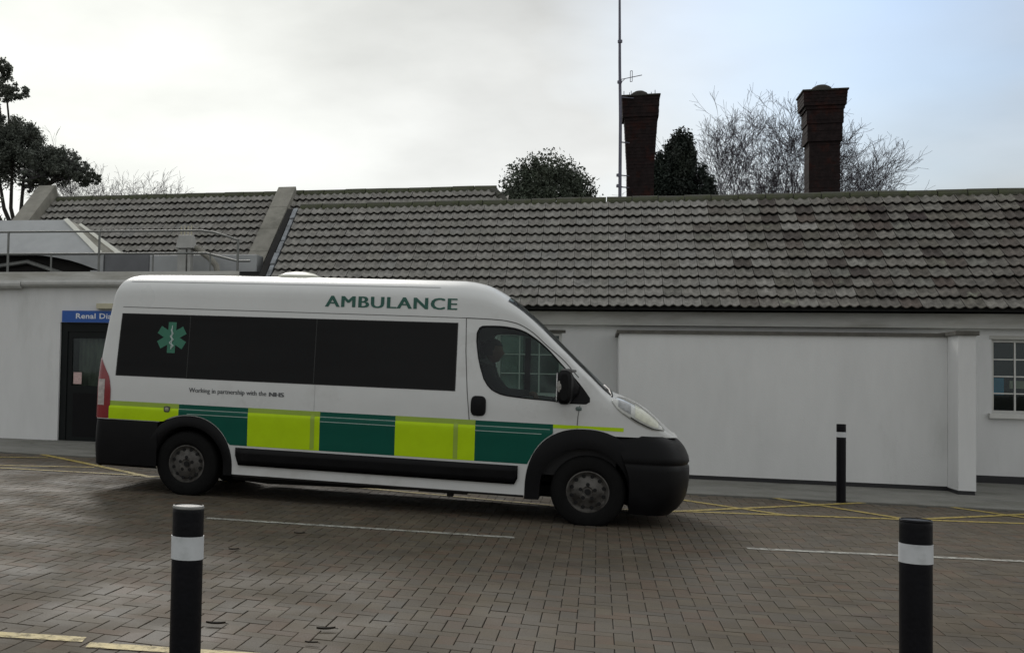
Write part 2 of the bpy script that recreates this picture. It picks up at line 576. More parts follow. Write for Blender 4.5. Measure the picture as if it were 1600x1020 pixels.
# ------------------------------------------------------------------ tiles
TW, TG, PITCH = .28, .286, math.radians(38)
def tile_local(n=12, lift=.062, length=.31):
    vs_, fs_ = [], []
    for i in range(n + 1):
        x = TW * i / n
        ph_ = (x / (TW / 2)) % 1.0 if i < n else 0.0
        zz_ = .034 * (.5 + .5 * math.cos(2 * math.pi * ph_)) ** 1.3
        xx = x - TW / 2 + (.003 if i == 0 else (-.003 if i == n else 0))
        vs_ += [(xx, 0, zz_ + lift - .016), (xx, 0, zz_ + lift), (xx, length, zz_ + .004)]
    for i in range(n):
        a = 3 * i
        fs_ += [(a, a + 3, a + 4, a + 1), (a + 1, a + 4, a + 5, a + 2)]
    return vs_, fs_
TV, TF = tile_local()
TVn = np.array(TV)
ROT = np.array([[1, 0, 0], [0, math.cos(PITCH), -math.sin(PITCH)], [0, math.sin(PITCH), math.cos(PITCH)]])
def tile_mesh(name, material):
    me = bpy.data.meshes.new(name); me.from_pydata(TV, [], TF); me.materials.append(material)
    return me
def tile_roof(parent, x0, x1, ye, ze, rows, old_from=None, hid=None, limit=300, xhip=None, row0=0, holes=()):
    """straight-bonded interlocking tiles; returns nothing, links tiles as parts and the rest as a joined field"""
    spots = []
    for r_ in range(row0, rows):
        for c_ in range(int((x1 - x0) / TW)):
            x = x0 + TW * (c_ + .5)
            d = r_ * TG
            old = old_from is not None and random.random() < sstep(x + .5 * math.sin(r_ * 1.7 + x * .9), old_from - 1.4, old_from + 1.6)
            if old: d -= random.uniform(0, .018)
            y, z = ye + d * math.cos(PITCH), ze + d * math.sin(PITCH)
            if xhip is not None and x + TW / 2 > xhip + (rows - r_ - .3) * TG * .78: continue
            spots.append((x, y, z, old, r_, c_))
    scored = []
    for i, s_ in enumerate(spots):
        a, b, dd = project(s_[:3])
        ok = -10 < a < 1610 and not (hid and hid(a, b))
        scored.append((dd if ok else 1e5 + dd, i))
    scored.sort()
    pick = {i for _, i in scored[:limit]}
    mn, mo = tile_mesh('tile', M_tile), tile_mesh('tile', M_tileo)
    ff, fo = MB(), MB()
    for i, (x, y, z, old, r_, c_) in enumerate(spots):
        dz = random.uniform(-.004, .004)
        ry = random.uniform(-.012, .012)
        rz = random.uniform(-.012, .012)
        if i in pick:
            o = bpy.data.objects.new('tile', mo if old else mn)
            COL.objects.link(o)
            o.parent = parent
            o.location = (x, y - dz * .6, z + dz)
            o.rotation_euler = (PITCH, ry, rz)
        else:
            P = TVn @ ROT.T
            P = P + np.array([x, y - dz * .6, z + dz])
            t_ = fo if old else ff
            t_.add(P.tolist(), TF)
            t_.t += [random.random()] * len(TF)
    if ff.v: ff.build('tile_field', M_tile_s, parent, kind='stuff')
    if fo.v: fo.build('tile_field', M_tileo_s, parent, kind='stuff')
def ridge_tiles(parent, x0, x1, y, z, r=.115, step=.45, dirv=None):
    n = int(abs(x1 - x0) / step) + 1
    m = MB()
    for hx, rr in ((0, r), (step * .97, r * .97)):
        for j in range(9):
            a = math.pi * (j / 8 * 1.12 - .06)
            m.v.append((hx, -rr * math.cos(a), rr * math.sin(a)))
    for j in range(8): m.f.append((j, j + 1, j + 10, j + 9))
    m.f.append(tuple(range(9)))
    me = bpy.data.meshes.new('ridge_tile'); me.from_pydata(m.v, [], m.f); me.materials.append(M_ridge)
    for i in range(n):
        o = bpy.data.objects.new('ridge_tile', me)
        COL.objects.link(o)
        o.parent = parent
        o.location = (x0 + step * i, y, z + random.uniform(-.005, .006))
        o.rotation_euler = (0, random.uniform(-.01, .01), 0)

# ------------------------------------------------------------------ right-hand wing
A = thing('hospital_wing', 'long single storey white wing with grey tiled roof and projecting store behind the ambulance', 'building', (0, 20.1, 0))
def world_child(o):        # geometry is written in world coordinates
    o.location = -Vector(o.parent.location)
    return o
def P_(o): return world_child(o)
YA, YE, ZE = 20.1, 19.6, 2.59
# wall with a hole for two windows
def wall_with_holes(x0, x1, z0, z1, y, th, holes, name, material, parent):
    m = MB()
    xs_ = sorted({x0, x1, *[h[0] for h in holes], *[h[1] for h in holes]})
    for a, b in zip(xs_[:-1], xs_[1:]):
        hs = [h for h in holes if h[0] <= a + 1e-6 and h[1] >= b - 1e-6]
        if hs:
            m.box(a, y, z0, b, y + th, hs[0][2])
            m.box(a, y, hs[0][3], b, y + th, z1)
        else:
            m.box(a, y, z0, b, y + th, z1)
    return m.build(name, material, parent, merge=.0005)
WR = (5.70, 6.92, 1.08, 2.20)
WL = (-1.64, -.58, 1.16, 2.22)
P_(wall_with_holes(-5.9, 10.5, -.1, 2.58, YA, .25, [WL, WR], 'wall', M_wall, A))
P_(box_obj('plinth', 4.9, YA - .012, 0, 10.5, YA, .14, M_plinth, A))
P_(box_obj('plinth', 4.9, YA - .5, -.01, 10.5, YA - .012, .012, M_plinth, A))
def window(parent, x0, x1, z0, z1, cols, rows, y):
    fr = 0.045
    m = MB()
    yf = y + .07
    for a, b, c, d in ((x0, x1, z1 - fr, z1), (x0, x1, z0, z0 + fr), (x0, x0 + fr, z0 + fr, z1 - fr), (x1 - fr, x1, z0 + fr, z1 - fr)):
        m.box(a, yf, c, b, yf + .06, d)
    w_ = P_(m.build('window', M_white, parent, label=None))
    ix0, ix1, iz0, iz1 = x0 + fr, x1 - fr, z0 + fr, z1 - fr
    pw, ph = (ix1 - ix0) / cols, (iz1 - iz0) / rows
    for i in range(1, cols):
        xx = ix0 + pw * i
        o = box_obj('glazing_bar', xx - .011, yf + .004, iz0, xx + .011, yf + .05, iz1, M_white, w_)
    for j in range(1, rows):
        zz_ = iz0 + ph * j
        for i in range(cols):
            xa = ix0 + pw * i + (.011 if i else 0); xb = ix0 + pw * (i + 1) - (.011 if i < cols - 1 else 0)
            box_obj('glazing_bar', xa, yf + .006, zz_ - .009, xb, yf + .05, zz_ + .009, M_white, w_)
    for i in range(cols):
        for j in range(rows):
            box_obj('pane', ix0 + pw * i + .011, yf + .024, iz0 + ph * j + .009, ix0 + pw * (i + 1) - .011, yf + .030, iz0 + ph * (j + 1) - .009, M_glass, w_)
    return w_
window(A, *WR, 4, 4, YA)
window(A, *WL, 3, 3, YA)
P_(box_obj('window_sill', WR[0] - .05, YA - .075, WR[2] - .075, WR[1] + .05, YA + .07, WR[2], M_white, A, bevel=.006))
P_(box_obj('window_sill', WL[0] - .05, YA - .075, WL[2] - .075, WL[1] + .05, YA + .07, WL[2], M_white, A, bevel=.006))
P_(box_obj('lintel', WR[0] - .03, YA - .010, WR[3], WR[1] + .03, YA + .07, WR[3] + .055, M_fascia, A))
P_(box_obj('lintel', WL[0] - .03, YA - .012, WL[3], WL[1] + .06, YA + .07, WL[3] + .05, M_coping, A))
# rooms behind the windows
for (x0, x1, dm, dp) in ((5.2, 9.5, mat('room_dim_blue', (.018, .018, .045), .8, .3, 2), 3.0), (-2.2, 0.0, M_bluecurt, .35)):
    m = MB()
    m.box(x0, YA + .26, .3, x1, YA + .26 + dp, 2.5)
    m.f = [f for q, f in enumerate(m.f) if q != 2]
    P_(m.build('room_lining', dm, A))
P_(box_obj('display_board', 5.85, YA + .46, 1.36, 5.995, YA + .5, 1.62, M_bluething, A))
P_(box_obj('display_board', 6.07, YA + .46, 1.46, 6.45, YA + .5, 1.58, M_beige, A))
P_(box_obj('blind', -1.60, YA + .155, 1.2, -1.22, YA + .165, 2.2, mat('white_blind', (.75, .80, .76), .7, .2, 6), A))
# fascia, soffit
P_(box_obj('fascia', -5.9, 19.93, 2.355, 10.5, YA - .002, 2.575, M_fascia, A))
# front roof slope
xr0, xr1 = -5.72, 9.9
yr = 22.36
zr = ZE + (yr - YE) * math.tan(PITCH)
m = MB()
m.grid([[(xr0, YE + .03, ZE), (xr1 + .5, YE + .03, ZE)], [(xr0, yr, zr - .03), (xr1 + .5, yr, zr - .03)], [(xr0, yr + 2.9, 2.4), (xr1 + .5, yr + 2.9, 2.4)]])
P_(m.build('roof', M_felt, A))
m = MB(); m.box(-5.9, 20.36, 0, -5.7, 25, 2.5); m.box(10.3, 20.36, 0, 10.5, 25, 2.5); m.box(-5.7, 24.8, 0, 10.3, 25, 2.5)
P_(m.build('rear_wall', M_wall, A))
roofA = thing_roof = None
RA = bpy.data.objects.new('tiled_slope', None); COL.objects.link(RA); RA.parent = A; RA.location = -Vector(A.location)
tile_roof(RA, xr0, xr1, YE, ZE + .012, 12, old_from=2.2, hid=lambda a, b: b > 425 and a < 850 and b > 425 + max(0, a - 760) * .7)
# lead strip and verge at the left end of the slope
def slope_pt(x, d, h=0.0, ye=YE, ze=ZE):
    return (x, ye + d * math.cos(PITCH) - h * math.sin(PITCH), ze + d * math.sin(PITCH) + h * math.cos(PITCH))
def slope_box(m, x0, x1, d0, d1, h0, h1, ye=YE, ze=ZE):
    c = [slope_pt(x, d, h, ye, ze) for h in (h0, h1) for d in (d0, d1) for x in (x0, x1)]
    m.add(c, [(0, 2, 3, 1), (4, 5, 7, 6), (0, 1, 5, 4), (1, 3, 7, 5), (3, 2, 6, 7), (2, 0, 4, 6)])
for k in range(8):
    m = MB(); slope_box(m, -5.83 + random.uniform(-.01, .01), -5.75, .05 + k * .42, .05 + k * .42 + .39, .03, .075 + random.uniform(0, .012))
    P_(m.build('lead_flashing', M_lead, A))
m = MB(); slope_box(m, -5.99, -5.87, 0, 3.45, -.05, .03)
P_(m.build('valley_gutter', M_dark, A))
ridge_tiles(RA, xr0 + .0, xr1, yr + .02, zr - .015)
# projecting store with coping and end pier
P_(box_obj('store_wall', .31, 18.25, .085, 4.64, YA - .02, 2.155, M_wall, A))
P_(box_obj('store_plinth', .31, 18.258, -.01, 4.64, 18.9, .085, M_plinth, A))
P_(box_obj('coping', .27, 18.215, 2.155, 4.60, YA - .02, 2.205, M_coping, A))
P_(box_obj('pier', 4.642, 17.75, .075, 4.85, 19.9, 2.16, M_wall, A))
P_(box_obj('pier_plinth', 4.642, 17.76, -.01, 4.84, 19.9, .075, M_plinth, A))
P_(box_obj('pier_coping', 4.602, 17.71, 2.16, 4.885, 19.9, 2.222, M_coping, A, bevel=.006))

# ------------------------------------------------------------------ rear wing with the higher ridge
YB, ZB = 20.5, 2.6
B = thing('rear_wing', 'higher grey tiled roof with a concrete parapet, rising behind the flat roofed entrance block', 'building', (-7, 24, 0))
RB = bpy.data.objects.new('tiled_slope', None); COL.objects.link(RB); RB.parent = B; RB.location = -Vector(B.location)
yrb = 23.93
zrb = ZB + (yrb - YB) * math.tan(PITCH)
nrow = int((yrb - YB) / math.cos(PITCH) / TG)
tile_roof(RB, -6.6 - 19 * TW, -6.599, YB, ZB + .012, nrow, row0=2, hid=lambda a, b: b > 400, limit=215)
tile_roof(RB, -6.22, .5, YB, ZB + .012, nrow, row0=nrow - 5, limit=70, xhip=-2.1)
ridge_tiles(RB, -11.9, -2.40, yrb + .02, zrb - .02)
m = MB()
m.grid([[(-11.9, YB, ZB), (-2.1 + 2.6, YB, ZB)], [(-11.9, yrb, zrb - .03), (-2.1, yrb, zrb - .03)], [(-11.9, yrb + 3.4, ZB - .1), (-2.1 + 2.6, yrb + 3.4, ZB - .1)]])
m.add([(-2.1, yrb, zrb - .03), (.5, YB, ZB), (.5, yrb + 3.4, ZB - .1)], [(0, 1, 2)])
P_(m.build('roof', M_felt, B))
m = MB(); m.box(-11.9, 20.6, 0, 0.3, 20.8, 2.5) if False else m.box(-11.9, 26.9, 0, .3, 27.1, 2.4)
P_(m.build('wall', M_wall, B))
# hip tiles down the right end
for k in range(9):
    a = Vector((-2.12, yrb + .02, zrb - .01)); b = Vector((.5, YB, ZB))
    d = (b - a); L_ = d.length; d.normalize()
    p0, p1 = a + d * (.42 * k), a + d * (.42 * k + .41)
    m = MB(); m.tube([p0, p1], [.10, .115], 8)
    P_(m.build('hip_tile', M_ridge, B))
for k in range(5):
    m = MB(); L5 = (yrb - YB) / math.cos(PITCH) / 5
    slope_box(m, -6.6, -6.215, k * L5 + .006, (k + 1) * L5 - .004, -.3, .20, YB, ZB)
    P_(m.build('parapet_coping', M_cope2, B))
m = MB()
slope_box(m, -12.35, -11.93, 1.6, (yrb - YB) / math.cos(PITCH) + .15, -.4, .32, YB, ZB)
P_(m.build('parapet_coping', M_cope2, B))

# ------------------------------------------------------------------ flat-roofed entrance block on the left
YL = 18.85
E_ = thing('entrance_block', 'flat roofed white block with dark double door and gutter at the left', 'building', (-9, YL, 0))
P_(wall_with_holes(-17, -5.9, 0, 3.1, YL, .3, [(-9.25, -7.35, 0.0, 2.26)], 'wall', M_wall, E_))
m = MB(); m.box(-6.2, YL + .3, 0, -5.9, 21.8, 3.1)
P_(m.build('side_wall', M_wall, E_))
P_(box_obj('flat_roof', -17, YL + .02, 3.1, -5.92, 21.9, 3.14, M_felt, E_))
P_(box_obj('fascia', -17, YL - .03, 2.99, -5.9, YL + .02, 3.17, M_fascia, E_))
m = MB()
for x0, x1, r_, z_ in ((-17, -10.0, .075, 2.93), (-9.99, -5.9, .062, 2.955)):
    m.tube([(x0, YL - .09, z_), (x1, YL - .09, z_)], r_, 10)
P_(m.build('gutter', M_pipe, E_, smooth=True))
P_(box_obj('plinth', -17, YL - .006, .06, -9.27, YL, .14, M_plinth, E_))
# door: frame, two leaves
dr = P_(MB().build('door', M_door, E_)) if False else None
m = MB()
m.box(-9.25, YL + .05, .1, -9.12, YL + .14, 2.26); m.box(-7.48, YL + .05, .1, -7.35, YL + .14, 2.26)
m.box(-9.12, YL + .05, 2.10, -7.48, YL + .14, 2.26)
P_(m.build('door_frame', M_door, E_))
for x0 in (-9.12, -8.30):
    x1 = x0 + .815
    m = MB()
    m.box(x0, YL + .07, .1, x0 + .09, YL + .12, 2.1); m.box(x1 - .09, YL + .07, .1, x1, YL + .12, 2.1)
    m.box(x0 + .09, YL + .07, 1.98, x1 - .09, YL + .12, 2.1); m.box(x0 + .09, YL + .07, .1, x1 - .09, YL + .12, 1.13)
    lf = P_(m.build('door', M_door, E_))
    box_obj('pane', x0 + .09, YL + .085, 1.13, x1 - .09, YL + .095, 1.98, M_glass, lf)
    box_obj('kick_panel', x0 + .13, YL + .062, .22, x1 - .13, YL + .07, 1.0, M_black, lf)
    m = MB(); m.tube([(x1 - .06 if x0 < -9 else x0 + .06, YL + .03, 1.05), (x1 - .06 if x0 < -9 else x0 + .06, YL + .03, 1.35)], .014, 8)
    m.build('handle', M_silver, lf)
box_lobby = MB(); box_lobby.box(-9.6, YL + .31, .1, -7.0, YL + 2.2, 2.6); box_lobby.f = [f for q, f in enumerate(box_lobby.f) if q != 2]
P_(box_lobby.build('lobby_lining', mat('lobby_wall', (.10, .10, .085), .8, .3, 2), E_))
P_(box_obj('curtain', -9.0, YL + .30, 1.13, -8.42, YL + .31, 2.05, mat('lobby_curtain', (.20, .20, .165), .8, .45, 5, stretch=(3, 1, .5)), E_))
tag(box_obj('notice', -9.0, YL + .077, 1.16, -8.84, YL + .083, 1.37, M_notice), 'small pinkish paper notice low in the glass of the dark door', 'notice')
ds = box_obj('doorstep', -9.3, 17.9, .06, -7.3, YL + .03, .145, M_concrete, bevel=.01)
tag(ds, 'low concrete doorstep in front of the dark entrance door', 'step')
# sign
sg = thing('sign', 'blue sign with white lettering above the dark door', 'sign', (-8.2, YL - .03, 2.36))
P_(box_obj('sign_board', -9.20, YL - .045, 2.262, -7.30, YL - .015, 2.47, M_blue, sg))
lf = thing('wall_light', 'small cream box light fitting on the wall above the blue sign', 'light fitting', (-8.35, YL - .05, 2.5))
P_(box_obj('housing', -8.50, YL - .13, 2.50, -8.18, YL - .02, 2.60, M_beige, lf, bevel=.01))
P_(box_obj('back_plate', -8.52, YL - .02, 2.495, -8.16, YL - .001, 2.605, M_white, lf))

def text_mesh(txt, name, size, depth, bold=0.0, sx=1.0, spacing=1.0):
    cu = bpy.data.curves.new(name, 'FONT')
    cu.body = txt
    cu.size = size
    cu.extrude = depth
    cu.offset = bold
    cu.space_character = spacing
    cu.resolution_u = 3
    ob = bpy.data.objects.new(name, cu)
    COL.objects.link(ob)
    dg = bpy.context.evaluated_depsgraph_get()
    me = bpy.data.meshes.new_from_object(ob.evaluated_get(dg))
    bpy.data.objects.remove(ob)
    for v in me.vertices: v.co.x *= sx
    return me
def fit(me, w_, h_):
    xs_ = [v.co.x for v in me.vertices]; ys_ = [v.co.y for v in me.vertices]
    ax, bx, ay, by = min(xs_), max(xs_), min(ys_), max(ys_)
    for v in me.vertices:
        v.co.x = (v.co.x - ax) * (w_ / (bx - ax))
        v.co.y = (v.co.y - ay) * (h_ / (by - ay))
    return me
me = fit(text_mesh('Renal Dialysis', 'lettering', .13, .002, .0025, spacing=1.05), 1.0, .125)
for v in me.vertices: v.co = Vector((-8.925 + v.co.x, YL - .047 - v.co.z * .5, 2.298 + v.co.y))
me.materials.append(M_text)
o = bpy.data.objects.new('lettering', me); COL.objects.link(o); o.parent = sg; P_(o)

# ------------------------------------------------------------------ things on the flat roof
rl = thing('guard_rail', 'grey tubular guard rail along the edge of the flat roof', 'railing', (-9, 20, 3.14))
def rail(name, pts, r=.022):
    m = MB(); m.tube(pts, r, 8)
    return P_(m.build(name, M_rail, rl, smooth=True))
rail('top_rail', [(-14, 20, 4.08), (-7.0, 20, 4.03), (-6.75, 20, 3.99), (-6.45, 20, 3.90), (-6.29, 20, 3.84)], .02)
rail('mid_rail', [(-14, 20, 3.64), (-6.9, 20, 3.61), (-6.3, 20, 3.46), (-6.05, 20, 3.46)], .02)
for x, zt in ((-13.0, 4.08), (-10.98, 4.06), (-9.05, 4.05), (-6.29, 3.86)):
    rail('post', [(x, 20, 3.14), (x, 20, zt)], .024)
for x in (-10.05, -7.95, -6.82):
    rail('post', [(x, 20, 3.14), (x, 20, 3.61)], .018)
# pale sheeted roof canopy
cn = thing('rooflight_canopy', 'pale grey sheeted canopy with white hip trims on the flat roof', 'canopy', (-12, 22, 3.14))
def quad(name, pts, material, parent, th=.03):
    """a slab: the polygon and its copy pushed back by th"""
    pts = [Vector(p) for p in pts]
    n = (pts[1] - pts[0]).cross(pts[2] - pts[0]).normalized() * th
    k = len(pts)
    m = MB()
    m.add([tuple(p) for p in pts] + [tuple(p - n) for p in pts],
          [tuple(range(k)), tuple(reversed(range(k, 2 * k)))] + [(i, i + k, (i + 1) % k + k, (i + 1) % k) for i in range(k)])
    return P_(m.build(name, material, parent))
quad('front_sheet', [(-15, 20.7, 3.72), (-9.35, 20.7, 3.69), (-10.52, 21.6, 4.50), (-15, 21.6, 4.54)], M_sheet, cn)
quad('hip_sheet', [(-9.35, 20.7, 3.69), (-8.95, 21.2, 3.70), (-10.3, 21.75, 4.42), (-10.52, 21.6, 4.50)], M_cope2, cn)
def strip(name, p, q, wd, material, parent, th=.03):
    p, q = Vector(p), Vector(q)
    m = MB()
    up = Vector((wd, 0, wd * .35))
    m.add([tuple(p), tuple(q), tuple(q + up), tuple(p + up * .75)] + [tuple(a + Vector((0, th, -.01))) for a in (p, q, q + up, p + up * .75)],
          [(0, 1, 2, 3), (7, 6, 5, 4), (0, 4, 5, 1), (1, 5, 6, 2), (2, 6, 7, 3), (3, 7, 4, 0)])
    return P_(m.build(name, material, parent))
strip('hip_trim', (-10.56, 21.52, 4.50), (-9.40, 20.66, 3.685), .12, M_sheetw, cn)
strip('hip_trim', (-10.32, 21.72, 4.42), (-9.06, 20.9, 3.70), .09, M_sheetw, cn)
quad('back_sheet', [(-10.3, 21.76, 4.40), (-8.95, 21.3, 3.70), (-15, 22.5, 3.8), (-15, 21.62, 4.52)], M_sheet, cn)
# curved white apron under the canopy; near-black box paints in the void's darkness
m = MB()
arc = [(-10.9, 3.685), (-10.6, 3.67), (-10.3, 3.63), (-10.0, 3.57), (-9.75, 3.50), (-9.55, 3.43), (-9.40, 3.38)]
m.grid([[(x, 20.72, z) for x, z in arc], [(x, 20.72, 3.705) for x, z in arc]])
m.box(-9.40, 20.72, 3.14, -9.285, 20.9, 3.69); m.box(-9.56, 20.73, 3.14, -9.40, 20.9, 3.37)
P_(m.build('curved_apron', M_sheet, cn))
P_(box_obj('void_shade_box', -15, 20.95, 3.15, -9.62, 21.4, 3.72, M_dark, cn))
m = MB(); m.tube([(-12.1, 20.85, 3.42), (-11.0, 20.85, 3.56), (-10.0, 20.85, 3.25)], .045, 6)
P_(m.build('brace', M_rail, cn))
bx_ = box_obj('plant_cabinet', -9.27, 20.75, 3.30, -8.33, 21.3, 3.70, M_greybox, bevel=.01)
tag(bx_, 'dark grey plant cabinet beside the pale canopy on the flat roof', 'cabinet')
bx_ = box_obj('duct_casing', -8.32, 20.75, 3.33, -6.15, 21.2, 3.66, M_sheet, bevel=.01)
tag(bx_, 'long pale duct casing on the flat roof behind the vent pipe', 'duct')
bx_ = box_obj('roof_kerb', -9.5, 20.62, 3.14, -6.0, 21.25, 3.295, M_felt, bevel=.01)
tag(bx_, 'low dark felted kerb carrying the cabinet and casing', 'kerb')
vt = thing('vent_stack', 'pale square vent stack with rods on top and an elbow pipe', 'vent', (-7.45, 20.4, 3.14))
P_(box_obj('shaft', -7.58, 20.32, 3.14, -7.42, 20.5, 3.72, M_pipe, vt))
P_(box_obj('shaft', -7.39, 20.34, 3.14, -7.33, 20.5, 3.80, M_pipe, vt))
m = MB()
m.add([(-7.62, 20.28, 3.74), (-7.27, 20.28, 3.74), (-7.27, 20.54, 3.74), (-7.62, 20.54, 3.74), (-7.56, 20.3, 3.99), (-7.31, 20.3, 3.99), (-7.31, 20.52, 3.99), (-7.56, 20.52, 3.99)],
      [(0, 3, 2, 1), (4, 5, 6, 7), (0, 1, 5, 4), (1, 2, 6, 5), (2, 3, 7, 6), (3, 0, 4, 7)])
P_(m.build('cowl', M_pipe, vt, bevel=.01))
for i in range(4):
    P_(box_obj('rod', -7.55 + i * .068, 20.38, 3.99, -7.535 + i * .068, 20.40, 4.17 + .01 * (i % 2), M_beige, vt))
m = MB(); m.tube([(-7.28, 20.45, 3.76), (-7.2, 20.45, 3.72), (-7.0, 20.45, 3.58), (-6.85, 20.45, 3.42), (-6.8, 20.45, 3.14)], .06, 10)
P_(m.build('elbow_pipe', M_cope2, vt, smooth=True))

# ------------------------------------------------------------------ chimneys and mast
def chimney(x0, x1, y0, profile, label, lid):
    """profile: (z, half width, x shift) from bottom to top"""
    c = (x0 + x1) / 2
    t = thing('chimney', label, 'chimney', (c, y0, 0), 'tall brick chimneys behind the roof')
    m = MB()
    hw = (x1 - x0) / 2
    rings = []
    z = 2.0
    last = None
    # each course a touch proud or shy of the next, corbelled at the head
    while z < profile[-1][0]:
        for a, b in zip(profile[:-1], profile[1:]):
            if a[0] <= z <= b[0]:
                f = (z - a[0]) / (b[0] - a[0]) if b[0] > a[0] else 0
                h, s_ = a[1] + (b[1] - a[1]) * f, a[2] + (b[2] - a[2]) * f
        j = random.uniform(-.003, .003)
        for zz_, ex in ((z, j), (z + .066, j), (z + .066, j - .004), (z + .076, j - .004)):
            rings.append((zz_, h + ex, s_))
        z += .076
    pts = []
    for zz_, h, s_ in rings:
        pts.append([(c + s_ - h, y0 - hw - (h - hw), zz_), (c + s_ + h, y0 - hw - (h - hw), zz_), (c + s_ + h, y0 + hw + (h - hw), zz_), (c + s_ - h, y0 + hw + (h - hw), zz_), (c + s_ - h, y0 - hw - (h - hw), zz_)])
    m.grid(pts)
    top = pts[-1]
    m.add(top[:4], [(0, 1, 2, 3)])
    P_(m.build('shaft', M_chim, t))
    h, s_ = profile[-1][1], profile[-1][2]
    zt = rings[-1][0]
    P_(box_obj('cap_slab', c + s_ - h - .02, y0 - h - .02, zt, c + s_ + h + .02, y0 + h + .02, zt + .04, M_chimw, t, bevel=.01))
    m = MB()
    r_ = lid
    m.lathe([(r_, 0), (r_ * .98, r_ * .25), (r_ * .8, r_ * .52), (r_ * .45, r_ * .72), (.01, r_ * .8)], (c + s_ - .02, y0 - .05, zt + .04), 'z', 20)
    P_(m.build('dome_cowl', M_chimw, t, smooth=True))
    return t
chimney(.58, 1.15, 27.3, [(0, .285, 0), (6.0, .285, 0), (6.2, .29, 0), (6.9, .33, 0), (7.25, .35, 0), (7.3, .38, -.01), (7.75, .395, -.01)], 'brick chimney with steel mast strapped to its left side', .2)
chimney(4.27, 4.87, 27.3, [(0, .30, 0), (6.6, .30, 0), (6.62, .34, 0), (6.95, .34, .0), (6.97, .355, 0), (7.3, .36, 0), (7.35, .41, -.01), (7.65, .43, -.005)], 'brick chimney standing alone in front of the bare trees', .22)
ms = thing('antenna_mast', 'thin steel antenna mast standing against the left brick chimney', 'mast', (.43, 26.7, 5.7))
m = MB(); m.tube([(.43, 26.7, 5.2), (.425, 26.7, 7.2), (.40, 26.7, 8.4), (.375, 26.7, 10.6)], [.036, .034, .03, .022], 10)
P_(m.build('pole', M_mast, ms, smooth=True))
for z, x1 in ((5.72, .62), (5.98, .62), (6.72, .62), (7.72, .7)):
    m = MB(); m.tube([(.41, 26.7, z), (x1, 26.9, z + .01)], .014, 6)
    P_(m.build('bracket', M_mast, ms))
for z in (8.97, 8.06, 5.98, 5.74):
    m = MB(); m.tube([(.40, 26.7, z - .03), (.40, 26.7, z + .03)], .05, 8)
    P_(m.build('clamp', M_mast, ms))
m = MB(); m.tube([(.41, 26.65, 8.10), (.86, 26.5, 8.14)], .009, 6); m.tube([(.62, 26.57, 8.02), (.62, 26.57, 8.26)], .007, 5)
m.tube([(.66, 26.55, 8.02), (.66, 26.55, 8.26)], .007, 5); m.tube([(.62, 26.57, 8.26), (.66, 26.55, 8.26)], .007, 5); m.tube([(.62, 26.57, 8.02), (.66, 26.55, 8.02)], .007, 5)
m.tube([(.41, 26.65, 8.02), (.5, 26.6, 8.09)], .008, 5)
P_(m.build('aerial', M_mast, ms))
m = MB()
for x in (.50, .62, .655, .74, 1.08, 1.16): m.tube([(x, 27.1, 7.78), (x, 27.1, 7.92 + .03 * math.sin(x * 40))], .008, 5)
P_(m.build('lightning_rods', M_mast, ms))

# ------------------------------------------------------------------ trees
def foliage(blobs, n, size, seed, shell=.55, clump=90, cs=.105):
    r_ = np.random.default_rng(seed)
    vol = np.array([b[3] * b[4] * b[5] for b in blobs]) ** .75
    cnt = (n * vol / vol.sum()).astype(int)
    P = []
    for b, c in zip(blobs, cnt):
        # sub-clumps inside each blob so that the outline is uneven
        k = max(6, int(c / clump))
        d = r_.normal(size=(k, 3)); d /= np.linalg.norm(d, axis=1)[:, None]
        rad = (shell + (1 - shell) * r_.random(k)) ** .6
        cen = d * rad[:, None]
        idx = r_.integers(0, k, c)
        q = cen[idx] + np.clip(r_.normal(size=(c, 3)), -1.9, 1.9) * cs
        P.append(q * np.array(b[3:6]) + np.array(b[:3]))
    P = np.concatenate(P)
    c = len(P)
    a = r_.normal(size=(c, 3)); a /= np.linalg.norm(a, axis=1)[:, None]
    b_ = np.cross(a, r_.normal(size=(c, 3))); b_ /= np.linalg.norm(b_, axis=1)[:, None]
    s_ = size * (.6 + .8 * r_.random(c))[:, None]
    v = np.stack([P - a * s_, P - b_ * s_ * .45, P + a * s_, P + b_ * s_ * .45], 1).reshape(-1, 3)
    me = bpy.data.meshes.new('crown')
    me.vertices.add(4 * c); me.vertices.foreach_set('co', v.astype(np.float32).ravel())
    me.loops.add(4 * c); me.loops.foreach_set('vertex_index', np.arange(4 * c, dtype=np.int32))
    me.polygons.add(c); me.polygons.foreach_set('loop_start', np.arange(0, 4 * c, 4, dtype=np.int32))
    me.update(calc_edges=True)
    return me
def crown(parent, blobs, n, size, seed, material, shell=.55, clump=90, cs=.105):
    me = foliage(blobs, n, size, seed, shell, clump, cs)
    me.materials.append(material)
    o = bpy.data.objects.new('crown', me); COL.objects.link(o); o.parent = parent
    return P_(o)
